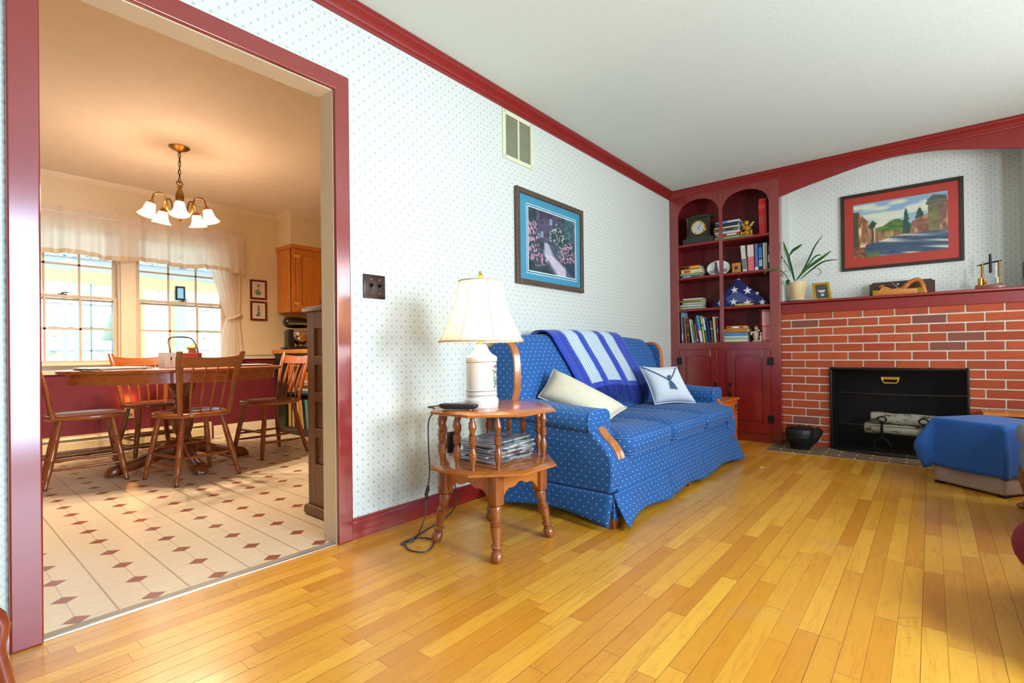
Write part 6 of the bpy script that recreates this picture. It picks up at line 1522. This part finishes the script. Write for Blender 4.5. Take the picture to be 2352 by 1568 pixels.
nlg = thing('night_light', 'small glowing orange night light on the wine-coloured wall under the table', 'night light', (1.272, YW, .30))
MB().rbox(1.237, 1.307, YW-.006, YW-.0005, .28, .395, .002, 2).build('outlet_plate', M('ivory_plate', (214, 190, 150), .4), nlg)
MB().rbox(1.250, 1.294, YW-.03, YW-.0062, .325, .385, .005, 2).build('plug_body', M('ivory_plug', (220, 200, 160), .4), nlg)
m, nt, b = newmat('night_light_glow'); b.inputs['Base Color'].default_value = lin((255, 170, 90)); b.inputs['Emission Color'].default_value = (1, .42, .10, 1); b.inputs['Emission Strength'].default_value = 4
MB().rbox(1.255, 1.289, YW-.034, YW-.008, .386, .425, .006, 2).build('bulb_cover', m, nlg)
point('night_bulb', (1.272, YW-.05, .45), .7, (1, .36, .06), .02, nlg)

# ------------------------------------------------------------------ kitchen corner
struct('wall_soffit', MB().box(2.63, 4.4, 3.26, YW, 2.045, DC), CREAMW)
struct('trim_22', MB().prism([(3.26, DC-.045), (3.254, DC-.045), (3.248, DC-.034), (3.234, DC-.018), (3.230, DC), (3.26, DC)], 2.60, 4.4, 'x').prism([(2.63, DC-.045), (2.624, DC-.045), (2.618, DC-.034), (2.604, DC-.018), (2.60, DC), (2.63, DC)], 3.23, YW-.03, 'y'), CREAMT)
kc = thing('upper_kitchen_cabinet', 'orange oak upper kitchen cabinet with brass hinges under the soffit', 'cabinet', (2.9, 3.43, 1.31))
MB().box(2.635, 2.655, 3.27, 3.598, 1.312, 2.0).box(2.655, 3.6, 3.29, 3.598, 1.312, 1.33).box(2.655, 3.6, 3.58, 3.598, 1.33, 2.0).box(3.58, 3.6, 3.27, 3.58, 1.33, 2.0).build('case', OAK, kc, bevel=.001)
MB().box(2.622, 3.6, 3.252, 3.598, 2.002, 2.044).build('crown_board', OAK, kc, bevel=.003)
MB().box(2.635, 2.682, 3.262, 3.29, 1.312, 2.0).box(2.972, 2.99, 3.262, 3.29, 1.312, 2.0).box(2.682, 2.972, 3.262, 3.29, 1.312, 1.335).box(2.682, 2.972, 3.262, 3.29, 1.975, 2.0).build('face_frame', OAK, kc, bevel=.001)
kd = MB().box(2.684, 2.740, 3.243, 3.261, 1.325, 1.985).box(2.915, 2.968, 3.243, 3.261, 1.325, 1.985).box(2.740, 2.915, 3.243, 3.261, 1.325, 1.385).box(2.740, 2.915, 3.243, 3.261, 1.93, 1.985).box(2.740, 2.915, 3.252, 3.261, 1.385, 1.93).build('door', OAK, kc, bevel=.0015)
for z in (1.915, 1.40):
    MB().prism([(2.648, z), (2.658, z+.014), (2.676, z+.012), (2.684, z), (2.676, z-.012), (2.658, z-.014)], 3.238, 3.2425, 'y').prism([(2.686, z), (2.694, z+.014), (2.712, z+.018), (2.722, z), (2.712, z-.018), (2.694, z-.014)], 3.238, 3.2425, 'y').cyl((2.685, 3.238, z-.014), (2.685, 3.238, z+.014), .004).build('hinge', M('gleam_brass_hinge', (240, 196, 80), .3, .35), kd)  # brass reflection put into the base colour, low metallic
MB().tube([(2.945, 3.241, 1.40), (2.945, 3.228, 1.41), (2.945, 3.224, 1.44), (2.945, 3.228, 1.47), (2.945, 3.241, 1.48)], .004, 8).build('handle', ABRASS, kd)
MB().box(2.992, 3.57, 3.30, 3.57, 1.42, 1.43).box(2.992, 3.57, 3.30, 3.57, 1.62, 1.63).box(2.992, 3.57, 3.30, 3.57, 1.80, 1.81).build('inner_shelf', DOAK, kc)
kb = thing('kitchen_counter', 'orange wood kitchen counter with dark green bookshelf beneath it', 'counter', (2.9, 2.95, 0))
MB().rbox(2.565, 3.4, 2.30, 3.598, .858, .902, .004, 2).build('worktop', OAK, kb)
GRN = M('dark_green_paint', (26, 40, 28), .5, var=.15)
bsx = 2.585
MB().box(bsx, 2.84, 2.45, 2.47, 0, .856).box(bsx, 2.84, 3.33, 3.56, 0, .856).box(bsx, 2.84, 2.47, 3.33, 0, .075).box(bsx, 2.84, 2.47, 3.33, .425, .447).box(bsx, 2.84, 2.47, 3.33, .80, .856).box(2.83, 2.84, 2.47, 3.33, .075, .80).build('bookshelf', GRN, kb, bevel=.001)
MB().box(2.86, 3.38, 2.9, 3.597, .0, .857).build('base_cabinet', OAK, kb)
# cook books
def ck_book(y, t, z, h, col, label, lean=0, group='cookbooks on the green kitchen shelf'):
    T = Matrix(((1, 0, 0, 0), (0, 1, lean, -lean*z), (0, 0, 1, 0), (0, 0, 0, 1))); x = bsx+.02
    o = MB().box(x, x+.004, y-t, y, z, z+h, 0, T).box(x, x+.17, y-.002, y, z, z+h, 0, T).box(x, x+.17, y-t, y-t+.002, z, z+h, 0, T).build('cookbook', bookmat(col)); tag(o, label, 'book', group)
    MB().box(x+.004, x+.165, y-t+.002, y-.002, z+.004, z+h-.004, 0, T).build('pages', PAPER, o)
y = 3.30; pl_ = 0
for t, h, col, label, ln in [(.062, .30, (196, 152, 44), 'mustard yellow cookbook at the left end of the lower green shelf', 0), (.022, .29, (40, 34, 30), 'thin black cookbook between yellow and cream ones on the lower green shelf', 0), (.030, .29, (206, 180, 150), 'cream cookbook on the lower green shelf', 0), (.030, .285, (150, 70, 40), 'brown cookbook on the lower green shelf', .0), (.026, .29, (60, 60, 70), 'dark grey cookbook on the lower green shelf', .04), (.030, .29, (212, 190, 170), 'pale pink cookbook leaning on the lower green shelf', .08), (.030, .28, (226, 130, 70), 'orange cookbook leaning on the lower green shelf', .10), (.022, .27, (214, 170, 40), 'golden cookbook leaning on the lower green shelf', .12), (.020, .28, (226, 200, 170), 'beige cookbook leaning beside the dark books on the lower green shelf', .14), (.034, .29, (28, 26, 28), 'thick black cookbook leaning on the lower green shelf', .15), (.024, .29, (40, 36, 36), 'second black cookbook leaning on the lower green shelf', .16), (.050, .30, (70, 160, 150), 'teal and white cookbook at the right of the lower green shelf', .16)]:
    y -= max(0, ln-pl_)*.31; ck_book(y, t, .0758, h, col, label, ln); y -= t+.0012; pl_ = ln
y = 3.31
for t, h, col, label in [(.030, .285, (206, 110, 40), 'orange binder at the left end of the upper green shelf'), (.055, .30, (216, 116, 34), 'thick orange cookbook on the upper green shelf'), (.055, .29, (196, 160, 120), 'patterned tan cookbook on the upper green shelf'), (.040, .27, (84, 50, 36), 'dark brown cookbook on the upper green shelf')]:
    ck_book(y, t, .4475, h, col, label); y -= t+.002
zq = .4475
for i, (t, col, lab) in enumerate([(.020, (60, 130, 190), 'blue book at the bottom of the lying pile on the upper green shelf'), (.028, (200, 190, 170), 'cream book lying second in the pile on the upper green shelf'), (.026, (96, 74, 52), 'dark tan book lying third in the pile on the upper green shelf'), (.030, (170, 150, 110), 'khaki book lying fourth in the pile on the upper green shelf'), (.024, (214, 196, 150), 'pale yellow book on top of the lying pile on the upper green shelf')]):
    x = bsx+.015; o = MB().box(x, x+.004, 2.84, 3.08, zq, zq+t).box(x, x+.17, 2.84, 3.08, zq, zq+.002).box(x, x+.17, 2.84, 3.08, zq+t-.002, zq+t).build('cookbook', bookmat(col)); tag(o, lab, 'book', 'books lying on the upper green shelf')
    MB().box(x+.004, x+.165, 2.842, 3.078, zq+.002, zq+t-.002).build('pages', PAPER, o); zq += t+.0005
bxo = MB().box(bsx+.03, bsx+.16, 2.88, 3.02, zq, zq+.085).build('orange_recipe_box', wood('recipe_box_wood', (214, 124, 50), (180, 92, 34), 1)); tag(bxo, 'small orange box standing on the pile of books on the upper green shelf', 'box')
MB().box(bsx+.028, bsx+.162, 2.878, 3.022, zq+.06, zq+.0855).build('lid', OAK, bxo)
# stand mixer (side on: head to the left)
mx0 = 2.66; myy = 3.36; CZ = .9025
sm = thing('stand_mixer', 'black stand mixer with polished steel bowl on the kitchen counter', 'stand mixer', (mx0, myy, CZ))
def mxp(px, py): p = at(px, py, y=myy); return p.x, p.z
xl, zt = mxp(652, 742); xr, _ = mxp(706, 742); _, ztop = mxp(680, 728); bowx, bowtop = mxp(684, 756)
MBK = M('gloss_black_enamel', (16, 16, 20), .12, coat=.8, var=.02)
MB().rbox(xl+.005, xr+.03, myy-.10, myy+.10, CZ, CZ+.028, .012, 3).lathe([(.055, 0), (.055, .02)], (xl+.03, myy, CZ), 20).build('base', MBK, sm)
MB().rbox(xl+.02, xl+.10, myy-.055, myy+.055, CZ+.0, ztop-.14, .02, 3).build('pedestal', MBK, sm)
rows = []
for x, rr, zo in ((xl-.005, .02, 0), (xl+.008, .045, 0), (xl+.04, .060, .0), (xl+.12, .066, 0), (xl+.20, .062, 0), (xr+.01, .052, -.004), (xr+.035, .035, -.006), (xr+.042, .012, -.006)):
    rows.append([(x, myy+rr*math.cos(a), ztop-.062+zo+rr*.98*math.sin(a)) for a in [2*math.pi*j/20 for j in range(20)]])
MB().ring(rows).build('motor_head', MBK, sm, ang=60)
MB().box(xl+.02, xr, myy-.0685, myy-.066, ztop-.088, ztop-.066).cyl((xr-.02, myy-.07, ztop-.06), (xr-.02, myy-.09, ztop-.06), .012).build('chrome_band', STEEL, sm)
bz_ = CZ+.03
MB().lathe([(.045, 0), (.048, .006), (.035, .018), (.055, .035), (.095, .075), (.110, .125), (.112, .165), (.116, .168), (.109, .168), (.106, .125)], (bowx+.02, myy-.01, bz_), 32, cap=False).build('mixing_bowl', STEEL, sm)
MB().tube(cat([(xl+.02, myy-.08, CZ+.01), (xl-.02, myy-.10, CZ+.008), (xl-.035, myy-.09, CZ+.02), (xl-.02, myy-.08, CZ+.036), (xl, myy-.08, CZ+.03)], 5), .004, 6).build('power_cord', BLACK, sm)
# ------------------------------------------------------------------ dark oak cabinet behind the doorway wall
dk = thing('dark_oak_cabinet', 'dark oak panelled cabinet just behind the right doorway jamb', 'cabinet', (1.6, .32, 0))
X0 = 1.35
yb_, yf_ = .108, .515
MB().box(X0, X0+.022, yf_-.072, yf_, .055, 1.068).box(X0, X0+.022, yb_, yb_+.07, .055, 1.068).build('stile', DOAK, dk, bevel=.002)
mb = MB()
for z0_, z1_ in ((.98, 1.068), (.79, .835), (.60, .645), (.41, .458), (.055, .272)): mb.box(X0, X0+.022, yb_+.07, yf_-.072, z0_, z1_)
mb.build('rail', DOAK, dk, bevel=.002)
for z0_, z1_ in ((.835, .98), (.645, .79), (.458, .60), (.272, .41)): MB().box(X0+.012, X0+.018, yb_+.07, yf_-.072, z0_, z1_).build('side_panel', DOAK, dk)
MB().box(X0+.022, X0+.75, yf_-.022, yf_, .055, 1.068).box(X0+.73, X0+.75, yb_, yf_-.022, .055, 1.068).build('front', DOAK, dk)
MB().rbox(X0-.020, X0+.77, yb_-.004, yf_+.022, 1.069, 1.092, .004, 2).build('top', DOAK, dk)
MB().prism([(yb_, .006), (yb_, .054), (yf_+.004, .054), (yf_+.020, .040), (yf_+.022, .006)], X0-.018, X0+.76).build('plinth', DOAK, dk, bevel=.004)
for x_, y_ in ((X0+.02, yf_-.03), (X0+.02, .15), (X0+.7, yf_-.03), (X0+.7, .15)): MB().cyl((x_, y_, 0), (x_, y_, .006), .016).build('glide', WHITE, dk)
pl = MB().box(1.335, 1.52, .30, .50, 1.0925, 1.0955); tag(pl.build('paper_sheet', M('cream_sheet', (220, 206, 170), .6)), 'cream paper sheet lying on top of the dark oak cabinet', 'paper')
